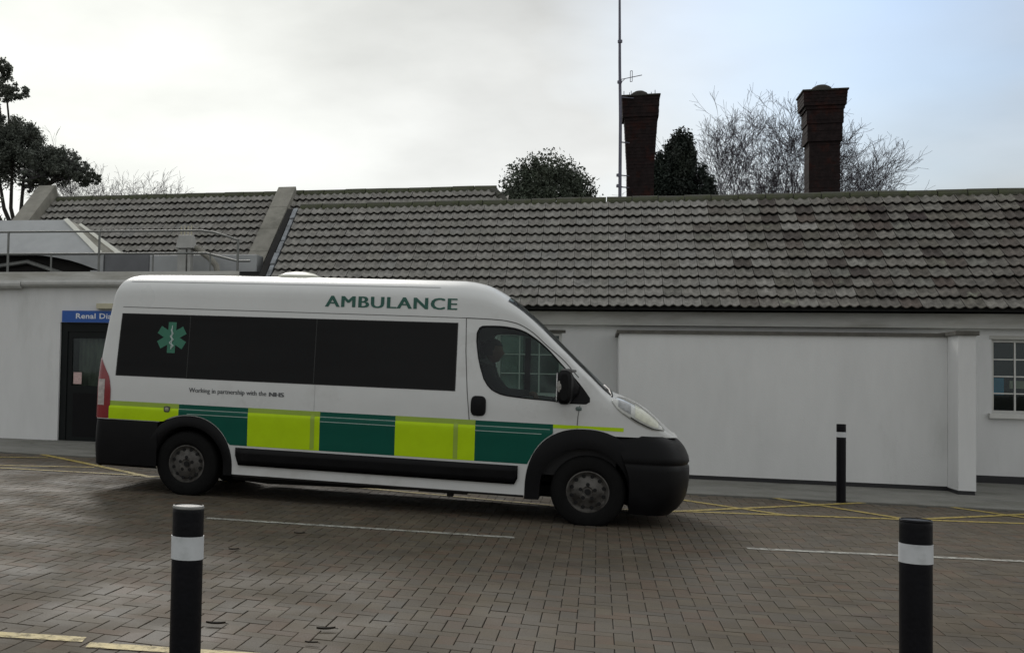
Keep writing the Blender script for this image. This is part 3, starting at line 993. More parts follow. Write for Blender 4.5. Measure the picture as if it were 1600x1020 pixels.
def branch(m, p, d, length, r, depth, rn, spread=.5, up=.15, taper=.62, tips=None, maxd=7, kink=.13):
    n = 4 if depth < 3 else 3
    r = max(r, .005)
    pts, rad = [p], [r]
    for i in range(n):
        d = (d + Vector((rn.gauss(0, kink), rn.gauss(0, kink), rn.gauss(0, kink) + up * .25))).normalized()
        p = p + d * length / n
        pts.append(p)
        rad.append(max(.0042, r * (1 - (1 - taper) * (i + 1) / n)))
    m.tube(pts, rad, 6 if depth < 2 else (4 if depth < 4 else 3), cap=False)
    if tips is not None: tips.append(p)
    if depth >= maxd: return
    kids = rn.choice([2, 3, 3]) if depth < 4 else rn.choice([2, 2, 3])
    for i in range(kids):
        q = pts[-1] if i == 0 else pts[rn.randint(max(1, n - 2), n)]
        a = rn.uniform(0, 2 * math.pi)
        side = d.orthogonal().normalized()
        side = Matrix.Rotation(a, 3, d) @ side
        nd = (d + side * rn.uniform(.5, 1.1) * spread * 1.6).normalized()
        branch(m, q, nd, length * rn.uniform(.62, .86), rad[-1] * rn.uniform(.6, .85), depth + 1, rn, spread, up, taper, tips, maxd, kink)
def bare_tree(x, y, h0, seed, label, stems, length, r, maxd=7, spread=.5, up=.15, lean=(0, 0), group=None):
    rn = random.Random(seed)
    t = thing('bare_tree', label, 'tree', (x, y, 0), group)
    m = MB()
    m.tube([(x, y, -.1), (x, y, h0 * .5), (x, y, h0)], [r * 1.5, r * 1.25, r * 1.1], 8)
    P_(m.build('trunk', M_bark, t))
    m = MB()
    for i in range(stems):
        a = 2 * math.pi * (i + .3) / stems
        d = Vector((math.cos(a) * .55 + lean[0], math.sin(a) * .35, 1)).normalized()
        branch(m, Vector((x, y, h0 - .1)), d, length * rn.uniform(.85, 1.1), r * .75, 0, rn, spread, up, .62, None, maxd)
    P_(m.build('branches', M_bark, t))
    return t
bare_tree(4.75, 40, 3.2, 5, 'wide leafless tree whose twigs spread left of the right chimney', 7, 2.2, .14, 8, .42, .18)
bare_tree(7.3, 43, 3.2, 21, 'leafless tree leaning out to the right of the right chimney', 6, 2.15, .11, 8, .46, .09, (.22, 0))
bare_tree(-20.3, 44, 3.4, 9, 'thin pale leafless tree behind the parapet and the pine', 5, 2.1, .10, 8, .46, .10, (.34, 0))
bare_tree(-14.6, 52, 3.5, 31, 'faint small leafless treetop just showing over the rear ridge', 4, 1.6, .07, 6, .5, .1)

t = thing('evergreen_tree', 'rounded dark green treetop above the ridge left of the chimneys', 'tree', (-1.6, 38, 0))
m = MB(); m.tube([(-1.6, 38, -.1), (-1.6, 38, 3.5), (-1.5, 38, 6.5)], [.3, .25, .12], 8); P_(m.build('trunk', M_barkd, t))
crown(t, [(-1.65, 38, 6.45, 1.62, 1.4, 2.1), (-2.9, 38, 6.1, .55, .8, 1.3), (-2.5, 38, 6.3, .8, 1.0, 1.45), (-.75, 38, 6.3, .75, 1.0, 1.2), (-1.3, 37.6, 7.2, .75, .9, 1.1), (-2.0, 38, 7.5, .6, .7, 1.05), (-.35, 38, 6.0, .5, .7, .95), (-1.7, 38, 4.5, 1.2, 1.4, 1.3)], 80000, .052, 3, M_leafd, .5, 60, .085)
t = thing('cypress_tree', 'dark conifer right behind the left chimney', 'tree', (2.2, 38, 0))
m = MB(); m.tube([(2.2, 38, -.1), (2.2, 38, 4), (2.2, 38, 8.4)], [.3, .22, .08], 8); P_(m.build('trunk', M_barkd, t))
crown(t, [(2.25, 38, 7.9, .62, .8, 1.3), (2.0, 38, 6.6, 1.0, 1.0, 1.7), (2.9, 38, 7.0, .55, .8, 1.15), (1.6, 38, 6.9, .5, .7, 1.5), (2.55, 38, 8.6, .35, .5, .45), (3.0, 38, 6.3, .5, .7, .9), (.6, 38, 6.0, .5, .6, .75), (2.2, 38, 4.5, 1.3, 1.3, 1.6)], 110000, .05, 4, M_leafc, .35)
t = thing('pine_tree', 'tall spreading pine at the left edge with dark flat needle clumps', 'tree', (-21.3, 40, 0))
m = MB()
m.tube([(-21.5, 40, 0), (-21.45, 40, 5), (-21.5, 40, 6.5)], [.32, .25, .2], 8)
for pts in ([(-21.5, 40, 6.2), (-21.9, 40, 7.6), (-21.9, 40, 9.6), (-22.3, 40, 12.5)], [(-21.5, 40, 6.3), (-21.45, 40, 7.6), (-21.35, 40, 9.3), (-21.6, 40, 10.6)],
            [(-21.4, 40, 6.2), (-21.0, 40, 7.2), (-20.7, 40, 8.4), (-20.2, 40, 9.4)], [(-20.7, 40, 8.3), (-19.9, 40, 8.7), (-18.9, 40, 8.9)], [(-22.2, 40, 12), (-21.9, 40, 12.3)],
            [(-21.6, 40, 6.4), (-22.2, 40, 7.6), (-22.5, 40, 9)]):
    m.tube(pts, [.11 - .025 * i for i in range(len(pts))], 6)
P_(m.build('trunk', M_barkd, t))
crown(t, [(-21.6, 40, 10.1, 1.0, 1.2, .95), (-22.5, 40, 9.7, 1.0, 1.2, 1.2), (-20.5, 40, 9.45, .85, 1.0, .65), (-19.7, 40, 9.15, .75, .9, .7), (-18.9, 40, 8.85, .6, .7, .42), (-20.8, 40, 8.85, .7, .8, .42),
          (-22.0, 40, 12.15, .65, .6, .38), (-22.9, 40, 11.2, .6, .6, .8), (-21.0, 40, 8.5, .5, .6, .3), (-22.6, 40, 13.0, .5, .6, .6), (-18.45, 40, 8.7, .3, .4, .25)], 64000, .05, 6, M_pine, .2, 60, .10)
t = thing('hedge', 'dark shrub mass at the far left behind the canopy', 'shrub', (-22, 34, 0))
crown(t, [(-20.6, 34, 3.6, 2.8, 1.5, 3.3)], 16000, .10, 8, M_leafd)

# ------------------------------------------------------------------ bollards
def bollard(x, y, ztop, r, b, label, rim=False):
    z0 = gz(x)
    h = ztop - z0
    t = thing('bollard', label, 'bollard', (x, y, z0), 'black bollards with a white band')
    m = MB(); m.lathe([(r, -.05), (r, h - .02), (r * .985, h - .006), (r * .93, h), (.001, h + .002)], (0, 0, 0), 'z', 32)
    m.build('post', M_boll, t, smooth=True)
    m = MB(); m.lathe([(r, h - b[1]), (r + .0025, h - b[1]), (r + .0025, h - b[0]), (r, h - b[0])], (0, 0, 0), 'z', 32)
    m.build('reflective_band', M_band, t, smooth=True)
    m = MB(); m.lathe([(r * 1.0, h - .008), (r * 1.02, h - .004), (r * .98, h + .002), (r * .90, h + .003)], (0, 0, 0), 'z', 32)
    m.build('rim', M_bandy if rim else M_boll, t, smooth=True)
    return t
bollard(-1.4265, 4.004, .954, .0575, (.107, .19), 'near bollard in front of the ambulance rear wheel, with a worn pale rim', True)
bollard(1.2316, 5.286, .915, .0590, (.094, .170), 'near black bollard at the right, nearest to the window')
bollard(2.905, 16.0, .965, .0540, (.095, .160), 'small far bollard standing against the white store wall')

# ------------------------------------------------------------------ ambulance
VAN = thing('ambulance', 'white high-roof ambulance with green and lime chequered side and black windows', 'ambulance')
VAN.location = (-4.329, 12.984, .06)
VAN.rotation_euler = (0, .02, 0)
def pchip(xp, yp):
    xp, yp = np.array(xp, float), np.array(yp, float)
    h = np.diff(xp); d = np.diff(yp) / h
    m_ = np.zeros(len(xp))
    m_[0], m_[-1] = d[0], d[-1]
    for i in range(1, len(xp) - 1):
        if d[i - 1] * d[i] > 0:
            w1, w2 = 2 * h[i] + h[i - 1], h[i] + 2 * h[i - 1]
            m_[i] = (w1 + w2) / (w1 / d[i - 1] + w2 / d[i])
    def f(x):
        x = min(max(x, xp[0]), xp[-1])
        i = min(max(int(np.searchsorted(xp, x) - 1), 0), len(h) - 1)
        t_ = (x - xp[i]) / h[i]
        return float((1 + 2 * t_) * (1 - t_) ** 2 * yp[i] + t_ * (1 - t_) ** 2 * h[i] * m_[i] + t_ * t_ * (3 - 2 * t_) * yp[i + 1] + t_ * t_ * (t_ - 1) * h[i] * m_[i + 1])
    return f
ZT = pchip([-1.12, -1.08, -1.0, -.85, .5, 2.9, 3.12, 3.34, 3.66, 3.93, 4.21, 4.44, 4.60, 4.76, 4.92, 5.03, 5.08],
           [2.36, 2.43, 2.475, 2.49, 2.50, 2.49, 2.455, 2.35, 2.10, 1.84, 1.57, 1.365, 1.30, 1.22, 1.09, .985, .95])
DROP = pchip([-1.12, 2.9, 3.3, 3.6, 4.3, 4.6, 4.9, 5.08], [.30, .30, .24, .15, .13, .16, .13, .02])
W0 = 1.0
def tum(h):
    return .055 * sstep(h, 1.15, 2.0) + .085 * max(0, (h - 1.9)) ** 1.0 + .02 * sstep(.75 - h, 0, .45) * 1.0
def hw(u, h):
    """half width at station u and height h"""
    x = max(0.0, (u - 4.25) / .93)
    d = W0 * (1 - (1 - min(x, .999) ** 3.0) ** (1 / 2.6)) if x > 0 else 0
    d += .13 * sstep(u, 3.15, 4.3) * sstep(h, 1.15, 1.9)
    x = max(0.0, (-1.0 - u) / .1)
    d += .05 * (1 - math.sqrt(max(0, 1 - min(x, 1) ** 2)))
    return W0 - d - tum(h)
def lean(u, h):
    return (.17 * (max(0, h - 1.15) / 1.3) ** 1.6) * max(0.0, min(1, -u / 1.1)) ** 5 if u < 0 else 0
def zc(u): return ZT(u) - DROP(u)
EXP = 2.7
def arc_pt(u, a):
    """a 0..1 from the shoulder to the centre line"""
    th = a * math.pi / 2
    c_, s_ = max(0.0, math.cos(th)), math.sin(th)
    w_ = hw(u, zc(u))
    y = -w_ * c_ ** (2 / EXP)
    h = zc(u) + (ZT(u) - zc(u)) * s_ ** (2 / EXP)
    return (u + lean(u, h), y, h)
def surf_y(u, h):
    z = zc(u)
    if h <= z: return -hw(u, h)
    k = min(.999, (h - z) / max(1e-4, ZT(u) - z))
    return -hw(u, z) * (1 - k ** EXP) ** (1 / EXP)
def surf(u, h, off=0.0):
    e = .004
    y = surf_y(u, h)
    du = (surf_y(u + e, h) - surf_y(u - e, h)) / (2 * e)
    dh = (surf_y(u, h + e) - surf_y(u, h - e)) / (2 * e)
    n = Vector((du, -1, dh)).normalized()
    return (u + lean(u, h) + n.x * off, y + n.y * off, h + n.z * off)
def patch(us, bot, top, off, rows=4):
    m = MB()
    if callable(off):
        m.grid([[surf(u, bot(u) + (top(u) - bot(u)) * j / rows, off(bot(u) + (top(u) - bot(u)) * j / rows)) for u in us] for j in range(rows + 1)])
        return m
    m.grid([[surf(u, bot(u) + (top(u) - bot(u)) * j / rows, off) for u in us] for j in range(rows + 1)], flip=False)
    return m
def mirror_y(m):
    q = MB(); q.v = [(x, -y, z) for x, y, z in m.v]; q.f = [f[::-1] for f in m.f]
    return q
def both(m):
    q = mirror_y(m)
    r_ = MB(); r_.add(m.v, m.f); r_.add(q.v, q.f)
    return r_
def lin(a, b, n): return [a + (b - a) * i / (n - 1) for i in range(n)]
def const(c): return lambda u: c
def cosd(a, b, n):
    return [a + (b - a) * (.5 - .5 * math.cos(math.pi * i / (n - 1))) for i in range(n)]

AR, AF = .02, 4.20
def arch_r(u):
    x = abs(u - AR) / .515
    return .34 + .55 * (1 - min(1, x) ** 2.15) ** (1 / 2.15)
def arch_f(u):
    x = abs(u - AF) / .57
    return .34 + .64 * (1 - min(1, x) ** 2.3) ** (1 / 2.3)
def zlow(u):
    if u <= -.33: return .805
    if u < AR + .515: return max(.285, arch_r(u)) if u > -.2 else max(.805, arch_r(u))
    if u < AF - .57: return .285
    if u < 4.45: return arch_f(u)
    return max(arch_f(u), .925) if u < 4.75 else .93
# door window outline
WT = pchip([3.10, 3.12, 3.16, 3.32, 3.46, 3.56, 3.70, 3.81, 3.97, 4.13, 4.20, 4.235], [1.90, 1.955, 1.98, 1.985, 1.972, 1.945, 1.862, 1.77, 1.60, 1.43, 1.34, 1.29])
WBt = pchip([3.10, 3.115, 3.14, 3.17, 3.22, 3.29, 3.40, 3.60, 3.87, 4.03, 4.19, 4.235], [1.82, 1.70, 1.59, 1.48, 1.38, 1.315, 1.275, 1.255, 1.24, 1.225, 1.225, 1.25])
def b_of(u):
    if u < 3.10: return 1.82
    if u > 4.235: return min(1.25, zc(u) - .10) if zc(u) - zlow(u) > .25 else zlow(u) + (zc(u) - zlow(u)) * .5
    return WBt(u)
def t_of(u):
    if u < 3.10: return 1.90
    if u > 4.235: return min(1.29, b_of(u) + .4 * (zc(u) - b_of(u)))
    return min(WT(u), zc(u) - .02)
us = sorted(set([round(x, 4) for x in
    lin(-1.1, -.98, 6) + lin(-.98, -.33, 8) + [-.331, -.33] + cosd(-.2, AR + .515, 22) + [AR + .516] + lin(.56, 3.09, 30) + cosd(3.10, 3.4, 12) + lin(3.40, 3.62, 7) +
    [AF - .571] + cosd(AF - .57, AF - .2, 12) + lin(4.0, 4.235, 8) + lin(4.26, 4.75, 14) + lin(4.75, 5.08, 14)]))
m = MB()
P = []
NA, NB, NC, ND = 14, 2, 8, 14
for u in us:
    col = []
    lo, b, t_, z = zlow(u), b_of(u), t_of(u), zc(u)
    for i in range(NA + 1): h = lo + (b - lo) * i / NA; col.append((u + lean(u, h), -hw(u, h), h))
    for i in range(1, NB + 1): h = b + (t_ - b) * i / NB; col.append((u + lean(u, h), -hw(u, h), h))
    for i in range(1, NC + 1): h = t_ + (z - t_) * i / NC; col.append((u + lean(u, h), -hw(u, h), h))
    for i in range(1, ND + 1): col.append(arc_pt(u, i / ND))
    P.append(col)
GW0, GW1 = 3.42, 4.40
def skip(i, j):
    a, b = us[i], us[i + 1]
    if a >= 3.0999 and b <= 4.2351 and NA <= j < NA + NB: return True
    if a >= GW0 - .01 and b <= GW1 + .03 and j >= NA + NB + NC + 6: return True
    return False
# order so that normals face outwards (towards -y on this side)
m.grid(P, skip=skip, flip=False)
# rear face
k = len(m.v)
rear = P[0]
m.v += rear + [(p[0] - .004, 0, p[2]) for p in rear]
for i in range(len(rear) - 1): m.f.append((k + i, k + i + 1, k + i + 1 + len(rear), k + i + len(rear)))
# nose face
k = len(m.v)
nose = P[-1]
m.v += nose + [(p[0] + .01, 0, p[2]) for p in nose]
for i in range(len(nose) - 1): m.f.append((k + i + len(nose), k + i + 1 + len(nose), k + i + 1, k + i))
body = both(m).build('body', M_body, VAN, smooth=True, merge=.0008, angle=40)
bm = bmesh.new(); bm.from_mesh(body.data); bmesh.ops.recalc_face_normals(bm, faces=bm.faces); bm.to_mesh(body.data); bm.free()

def vpart(m, name, material, smooth=True, sym=True, solid=0, parent=VAN, **k):
    """a part on the near side and, when sym, its mirror image as an object of its own on the far side"""
    first = None
    for q in ((m, mirror_y(m)) if sym else (m,)):
        o = q.build(name, material, parent, smooth=smooth, **k)
        bm = bmesh.new(); bm.from_mesh(o.data); bmesh.ops.recalc_face_normals(bm, faces=bm.faces); bm.to_mesh(o.data); bm.free()
        if solid:
            md = o.modifiers.new('thick', 'SOLIDIFY'); md.thickness = solid; md.offset = 0
        first = first or o
    return first
# long privacy windows, three panes a side
for a, b in ((-.87, -.035), (-.025, 1.405), (1.415, 2.90)):
    vpart(patch(lin(a, b, 12), const(1.305), const(1.995), .004, 8), 'side_window', M_tint)
# black frame behind the panes
vpart(patch(lin(-.88, 2.91, 40), const(1.297), const(2.003), .0022, 8), 'window_seal', mat('window_seal', (.010, .010, .010), .5, .1, 9))
# cab door glass
m = MB()
ug = [u for u in us if 3.0999 <= u <= 4.2351]
m.grid([[surf(u, WBt(u) + (min(WT(u), zc(u) - .02) - WBt(u)) * j / 4, -.012) for u in ug] for j in range(5)])
vpart(m, 'door_glass', M_cabglass)
# black seal round the cab glass
m = MB()
wl = [(u, min(WT(u), zc(u) - .02)) for u in ug] + [(u, WBt(u)) for u in reversed(ug)]
n_ = len(wl)
cu_, ch_ = 3.55, 1.55
for j, (f, off) in enumerate(((1.0, .004), (.955, .004), (.95, -.014))):
    for (u, h) in wl:
        uu, hh = u + (cu_ - u) * (1 - f) * .55, h + (ch_ - h) * (1 - f) * .9
        m.v.append(surf(uu, hh, off))
for j in range(2):
    for i in range(n_):
        a = j * n_ + i; b = j * n_ + (i + 1) % n_
        m.f.append((a, b, b + n_, a + n_))
vpart(m, 'window_seal', M_black)
# divider bar in the cab door glass and black triangular quarter panel
vpart(patch(lin(4.0, 4.23, 8), lambda u: WBt(min(u, 4.23)), lambda u: min(WT(min(u, 4.23)), zc(u) - .02), .003, 4), 'mirror_base', M_black)
m = MB(); m.grid([[(lambda p: (p[0], -p[1], p[2]))(surf(u, h, .003)) for u in (3.48, 3.545)] for h in lin(1.25, 1.93, 8)])
vpart(m, 'window_bar', M_black, sym=False)
# windscreen
m = MB()
ugw = [u for u in us if GW0 - .03 <= u <= GW1 + .06]
m.grid([[(lambda p: (p[0] + .003, p[1], p[2] + .003))(arc_pt(u, a)) for u in ugw] for a in lin(.41, 1, 12)])
vpart(m, 'windscreen', M_cabglass)
m = MB()
m.grid([[(lambda p: (p[0] + .005, p[1], p[2] + .005))(arc_pt(u, a)) for u in ugw] for a in lin(.395, .46, 3)])
vpart(m, 'windscreen_seal', M_black)
# wiper at the screen base
m = MB(); m.tube([arc_pt(4.44, .35), (4.42, -.62, 1.375), (4.37, -.40, 1.42)], .012, 6)
vpart(m, 'wiper', M_black, sym=False)

# chequered stripe
S0, S1 = .600, 1.012
def sbot(u):
    if u < -.33: return .812
    if u < AR + .53: return max(S0, (arch_r(u) if u < AR + .51 else 0) + .010, .812 if u < -.2 else 0)
    if u < AF - .58: return S0
    return max(S0, arch_f(u) + .012)
def belt(h): return .003 + .011 * sstep(.968 - h, 0, .035) * (1 - sstep(.93 - h, 0, .25))
def stripe(a, b, material, name, n=14):
    uu = lin(a, b, n)
    vpart(patch(uu, sbot, lambda u: max(S1, sbot(u)), belt, 34), name, material)
stripe(-.935, -.10, M_lime, 'lime_square', 30)
stripe(-.10, .70, M_green, 'green_square', 30)
stripe(.70, 1.50, M_lime, 'lime_square')
stripe(1.50, 2.305, M_green, 'green_square')
stripe(2.305, 3.125, M_lime, 'lime_square')
uu = cosd(3.125, 3.89, 30)
vpart(patch(uu, sbot, const(S1), belt, 34), 'green_square', M_green)
vpart(patch(lin(3.89, 4.56, 16), lambda u: max(.975, arch_f(u) + .008), lambda u: max(1.012, .985), .0030, 2), 'lime_strip', M_lime)
# upper lime band with the leaning panel's shade painted in, and the pale double lines
for a, b in ((-.935, -.10), (.70, 1.50), (2.305, 3.125)):
    vpart(patch(lin(a, b, 8), const(.962), const(1.014), .0040, 2), 'shaded_vinyl_band', M_lime2)
for a, b in ((-.10, .70), (1.50, 2.305), (3.125, 3.86)):
    for h in (.955, .905):
        hh = h
        a2 = a
        b2 = b if h > .92 or b < 3.5 else 3.78
        if a < 0: a2 = a if h > .92 else .0
        vpart(patch(lin(a2, b2, 8), const(hh), const(hh + .008), belt(hh) + .0025, 1), 'pale_line', M_pale)
for u in (1.42, 2.93):
    vpart(patch([u - .022, u + .022], const(.61), const(1.0), lambda h: belt(h) + .0022, 24), 'seam_strip', M_lime2)

# panel gaps
def groove(pts, wd=.007, name='panel_gap', material=M_seam, off=.0028):
    m = MB()
    P1, P2 = [], []
    for i, (u, h) in enumerate(pts):
        a, b = pts[max(0, i - 1)], pts[min(len(pts) - 1, i + 1)]
        dx, dy = b[0] - a[0], b[1] - a[1]
        l_ = math.hypot(dx, dy)
        nx, ny = -dy / l_ * wd / 2, dx / l_ * wd / 2
        P1.append(surf(u - nx, h - ny, off)); P2.append(surf(u + nx, h + ny, off))
    m.grid([P1, P2])
    return vpart(m, name, material)
G1 = pchip([-.9, 1.3, 2.99, 3.32, 3.48, 3.64, 3.80, 3.97, 4.11, 4.3], [2.075, 2.065, 2.055, 2.045, 2.02, 1.94, 1.80, 1.655, 1.50, 1.31])
groove([(u, min(G1(u), zc(u) + .06 * (u > 3.4))) for u in lin(-.88, 2.99, 20)], .006)
groove([(u, min(G1(u), zc(u) + .10)) for u in lin(2.99, 4.12, 26)], .009, material=M_seam)
groove([(u, 2.37) for u in lin(-.84, 2.7, 20)], .006, material=mat('soft_crease', (.33, .335, .33), .6, 0, 5))
groove([(2.99, 2.05), (3.0, 1.7), (3.03, 1.3), (3.06, 1.02), (3.09, .8), (3.13, .60)], .008)
groove([(4.14, 1.21), (4.125, 1.1), (4.12, .98)], .007)
groove([(1.43, 1.30), (1.43, 1.02)], .004, material=mat('soft_crease', (.36, .365, .36), .6, 0, 5))
# lower mouldings and dark sill strip
m = patch(lin(.61, 3.53, 24), lambda u: .39, lambda u: .578, .016, 3)
m2 = patch([.575, .61], lambda u: .39 + (0.61 - u) * 3, lambda u: .578, .016, 3); m.add(m2.v, m2.f)
m2 = patch([3.53, 3.56], lambda u: .39 + (u - 3.53) * 2, lambda u: .578, .016, 3); m.add(m2.v, m2.f)
vpart(m, 'side_moulding', M_black, solid=.02)
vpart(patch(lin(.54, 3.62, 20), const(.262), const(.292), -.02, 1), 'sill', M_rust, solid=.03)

# wheel arch trims, liners
def arch_trim(c, hwid, outer, r_in, name, lo0, lo1, off=.012, deep=.5, exp=2.2, base=.34, top=.55):
    m = MB(); rows = []
    n = 34
    for i in range(n + 1):
        th = math.pi * (1 - i / n)
        co, si = math.cos(th), math.sin(th)
        uo = c + math.copysign(abs(co) ** (2 / exp), co) * hwid
        ho = base + top * si ** (2 / exp)
        ui, hi = c + r_in * co * 1.0, .36 + r_in * max(0, si)
        if i == 0: uo2, ho2 = uo, lo0
        rows.append((uo, ho, ui, hi))
    rows = [(rows[0][0], lo0, rows[0][2], lo0)] + rows + [(rows[-1][0], lo1, rows[-1][2], lo1)]
    A_, B_, C_, D_ = [], [], [], []
    for uo, ho, ui, hi in rows:
        A_.append(surf(uo, ho, .002)); 
        um, hm = uo * .82 + ui * .18, ho * .82 + hi * .18
        B_.append(surf(um, hm, off + .008))
        C_.append(surf(ui, hi, off - .006))
        y = -W0 + .55
        D_.append((ui, y, hi))
    m.grid([A_, B_, C_])
    vpart(m, name, M_black, angle=60)
    m = MB(); m.grid([C_, D_])
    k = len(m.v); m.v.append((c, -W0 + .55, .36)); m.v += D_
    for i in range(len(D_) - 1): m.f.append((k, k + 1 + i, k + 2 + i))
    vpart(m, 'arch_liner', M_hole)
arch_trim(AR, .515, arch_r, .415, 'wheel_arch', .30, .27, exp=2.15, base=.34, top=.55)
arch_trim(AF, .57, arch_f, .43, 'wheel_arch', .25, .20, exp=2.3, base=.34, top=.64)

# rear bumper and dark lower corner
m = MB(); rows = []
prof = [(.275, .03), (.30, .0), (.50, -.012), (.70, -.010), (.80, -.004), (.815, .03)]
for h, ins in prof:
    row = []
    for u in lin(-.34, -1.0, 8): row.append((u, -(W0 + .004 - ins), h + (.0 if h > .4 else .01)))
    for k_ in range(1, 7):
        a = math.pi / 2 * k_ / 6
        row.append((-1.0 - (.10 - ins) * math.sin(a), -(W0 + .004 - ins - .09) - .09 * math.cos(a), h))
    row.append((-1.10 + ins, 0, h))
    rows.append(row)
m.grid(rows)
vpart(m, 'rear_bumper', M_black)
# front bumper
INS = pchip([.16, .22, .29, .41, .56, .64, .66, .69, .83, .90, .94], [.17, .10, .05, .012, 0, .004, .022, .004, .055, .12, .19])
rows = []
for h in (.155, .18, .22, .29, .36, .44, .52, .60, .635, .648, .662, .675, .69, .74, .79, .83, .87, .90, .925, .94):
    row = []
    ins = INS(h)
    u_s = 4.63 - .12 * sstep(h, .45, .92)
    for i in range(27):
        s_ = i / 26
        if s_ < .18:
            u, y = u_s + (4.70 - u_s) * s_ / .18, -(W0 + .012)
            f = 0
        else:
            a = min(math.pi / 2 - 1e-9, math.pi / 2 * (s_ - .18) / .82)
            u = 4.70 + (.53 - ins) * math.sin(a) ** (2 / 2.9)
            y = -(W0 + .012) * math.cos(a) ** (2 / 2.9)
            f = min(1, (s_ - .18) / .2)
        y += ins * .35 * (1 if y < -.02 else 0) * (abs(y) / 1.0)
        row.append((u, y, h + .02 * (1 - s_) * (h < .2)))
    rows.append(row)
m = MB(); m.grid(rows)
top = rows[-1]
m.grid([top, [(p[0] - .12, p[1] * .8, p[2] - .01) for p in top]])
bot = rows[0]
m.grid([[(p[0] - .3, p[1] * .8, p[2]) for p in bot], bot])
vpart(m, 'front_bumper', M_black, angle=50)
m = MB(); m.box(5.0, -.35, .36, 5.19, .35, .52)
vpart(m, 'lower_grille', M_hole, sym=False, smooth=False)
m = MB(); m.box(5.0, -.42, .74, 5.12, .42, .86)
vpart(m, 'upper_grille', M_hole, sym=False, smooth=False)

# headlamps
HT = pchip([4.44, 4.50, 4.56, 4.67, 4.78, 4.87, 4.94], [1.275, 1.305, 1.30, 1.255, 1.175, 1.095, 1.01])
HB = pchip([4.44, 4.51, 4.60, 4.71, 4.84, 4.94], [1.262, 1.18, 1.115, 1.05, 1.003, .995])
def lamp_pt(u, f, off):
    hb, ht = HB(u), min(HT(u), ZT(u) - .012)
    return surf(u, hb + (ht - hb) * f, off)
def lamp(off, f0, f1, a, b, n=16, r_=8):
    m = MB(); m.grid([[lamp_pt(u, f0 + (f1 - f0) * j / r_, off) for u in lin(a, b, n)] for j in range(r_ + 1)])
    return m
m = lamp(.006, 0, 1, 4.44, 4.94, 20, 10)
hl = vpart(m, 'headlight', mat('headlamp_lens', (.50, .51, .48), .12, .18, 22, coat=.7), solid=.006)
m = lamp(.0115, .25, .85, 4.66, 4.88)
vpart(m, 'headlight_reflector', mat('headlamp_reflector', (.60, .61, .50), .25, .15, 30, coat=.5))
m = lamp(.0115, .25, .75, 4.50, 4.62)
vpart(m, 'headlight_reflector', mat('headlamp_reflector_dark', (.26, .27, .27), .2, .3, 30, coat=.5))
m = lamp(.0125, .06, .13, 4.62, 4.92); vpart(m, 'headlight_trim', M_black)

# tail lamps
TB = pchip([-1.095, -1.04, -.98, -.95, -.925], [.815, .815, .815, .815, .83])
TT = pchip([-1.095, -1.04, -.99, -.95, -.925], [1.50, 1.42, 1.34, 1.27, 1.14])
tl = vpart(patch(lin(-1.095, -.925, 12), TB, TT, .007, 8), 'tail_light', M_red)
vpart(patch(lin(-1.08, -1.0, 5), const(.96), const(1.25), .0105, 4), 'tail_light_lens', mat('tail_lens_clear', (.42, .38, .36), .2, .35, 18, coat=.5))
# door handle, fuel badge, repeater
def pill(u0, u1, h0, h1, off, name, material, sym=True, th=.02):
    m = MB(); n = 28
    uc, hc, a, b = (u0 + u1) / 2, (h0 + h1) / 2, (u1 - u0) / 2, (h1 - h0) / 2
    rings = []
    for (s_, o_) in ((1, .001), (.94, th), (.6, th + off), (.01, th + off)):
        rings.append([surf(uc + a * s_ * math.copysign(abs(math.cos(t)) ** .55, math.cos(t)), hc + b * s_ * math.copysign(abs(math.sin(t)) ** .55, math.sin(t)), o_) for t in [2 * math.pi * i / n for i in range(n + 1)]])
    m.grid(rings)
    return vpart(m, name, material, sym=sym, angle=50)
pill(3.07, 3.225, 1.055, 1.262, .004, 'door_handle', M_black)
pill(4.10, 4.16, 1.16, 1.20, .004, 'indicator', mat('repeater_lamp', (.10, .14, .13), .3, .1, 9), th=.008)
pill(-.275, -.20, .915, .985, .002, 'badge', mat('badge_dark', (.05, .06, .045), .5, .5, 60), th=.018)
pill(-.262, -.213, .928, .972, .0045, 'badge_mark', mat('badge_light', (.28, .28, .20), .5, .5, 120), th=.0205)
# mirror
m = MB()
def loft_box(secs):
    """secs: (y, u0, u1, h0, h1) rounded rectangles"""
    m = MB(); rows = []
    for y, u0, u1, h0, h1 in secs:
        uc, hc, a, b = (u0 + u1) / 2, (h0 + h1) / 2, (u1 - u0) / 2, (h1 - h0) / 2
        rows.append([(uc + a * math.copysign(abs(math.cos(t)) ** .6, math.cos(t)), y, hc + b * math.copysign(abs(math.sin(t)) ** .6, math.sin(t))) for t in [2 * math.pi * i / 24 for i in range(25)]])
    m.grid(rows)
    return m
m = loft_box([(-.94, 4.10, 4.14, 1.32, 1.40), (-1.02, 4.02, 4.12, 1.30, 1.44), (-1.06, 3.95, 4.08, 1.24, 1.54), (-1.16, 3.92, 4.07, 1.215, 1.565), (-1.24, 3.925, 4.06, 1.225, 1.555), (-1.27, 3.95, 4.03, 1.26, 1.52), (-1.272, 3.99, 3.992, 1.38, 1.39)])
mi = vpart(m, 'door_mirror', M_black)
m = loft_box([(-1.05, 3.915, 3.925, 1.25, 1.53), (-1.235, 3.915, 3.925, 1.25, 1.53), (-1.236, 3.917, 3.919, 1.38, 1.39)])
vpart(m, 'mirror_glass', M_silver)
m = loft_box([(-1.20, 3.922, 3.985, 1.335, 1.455), (-1.268, 3.928, 3.98, 1.34, 1.45), (-1.272, 3.95, 3.955, 1.38, 1.40)])
vpart(m, 'mirror_lens', mat('mirror_lens', (.30, .29, .27), .3, .25, 40))
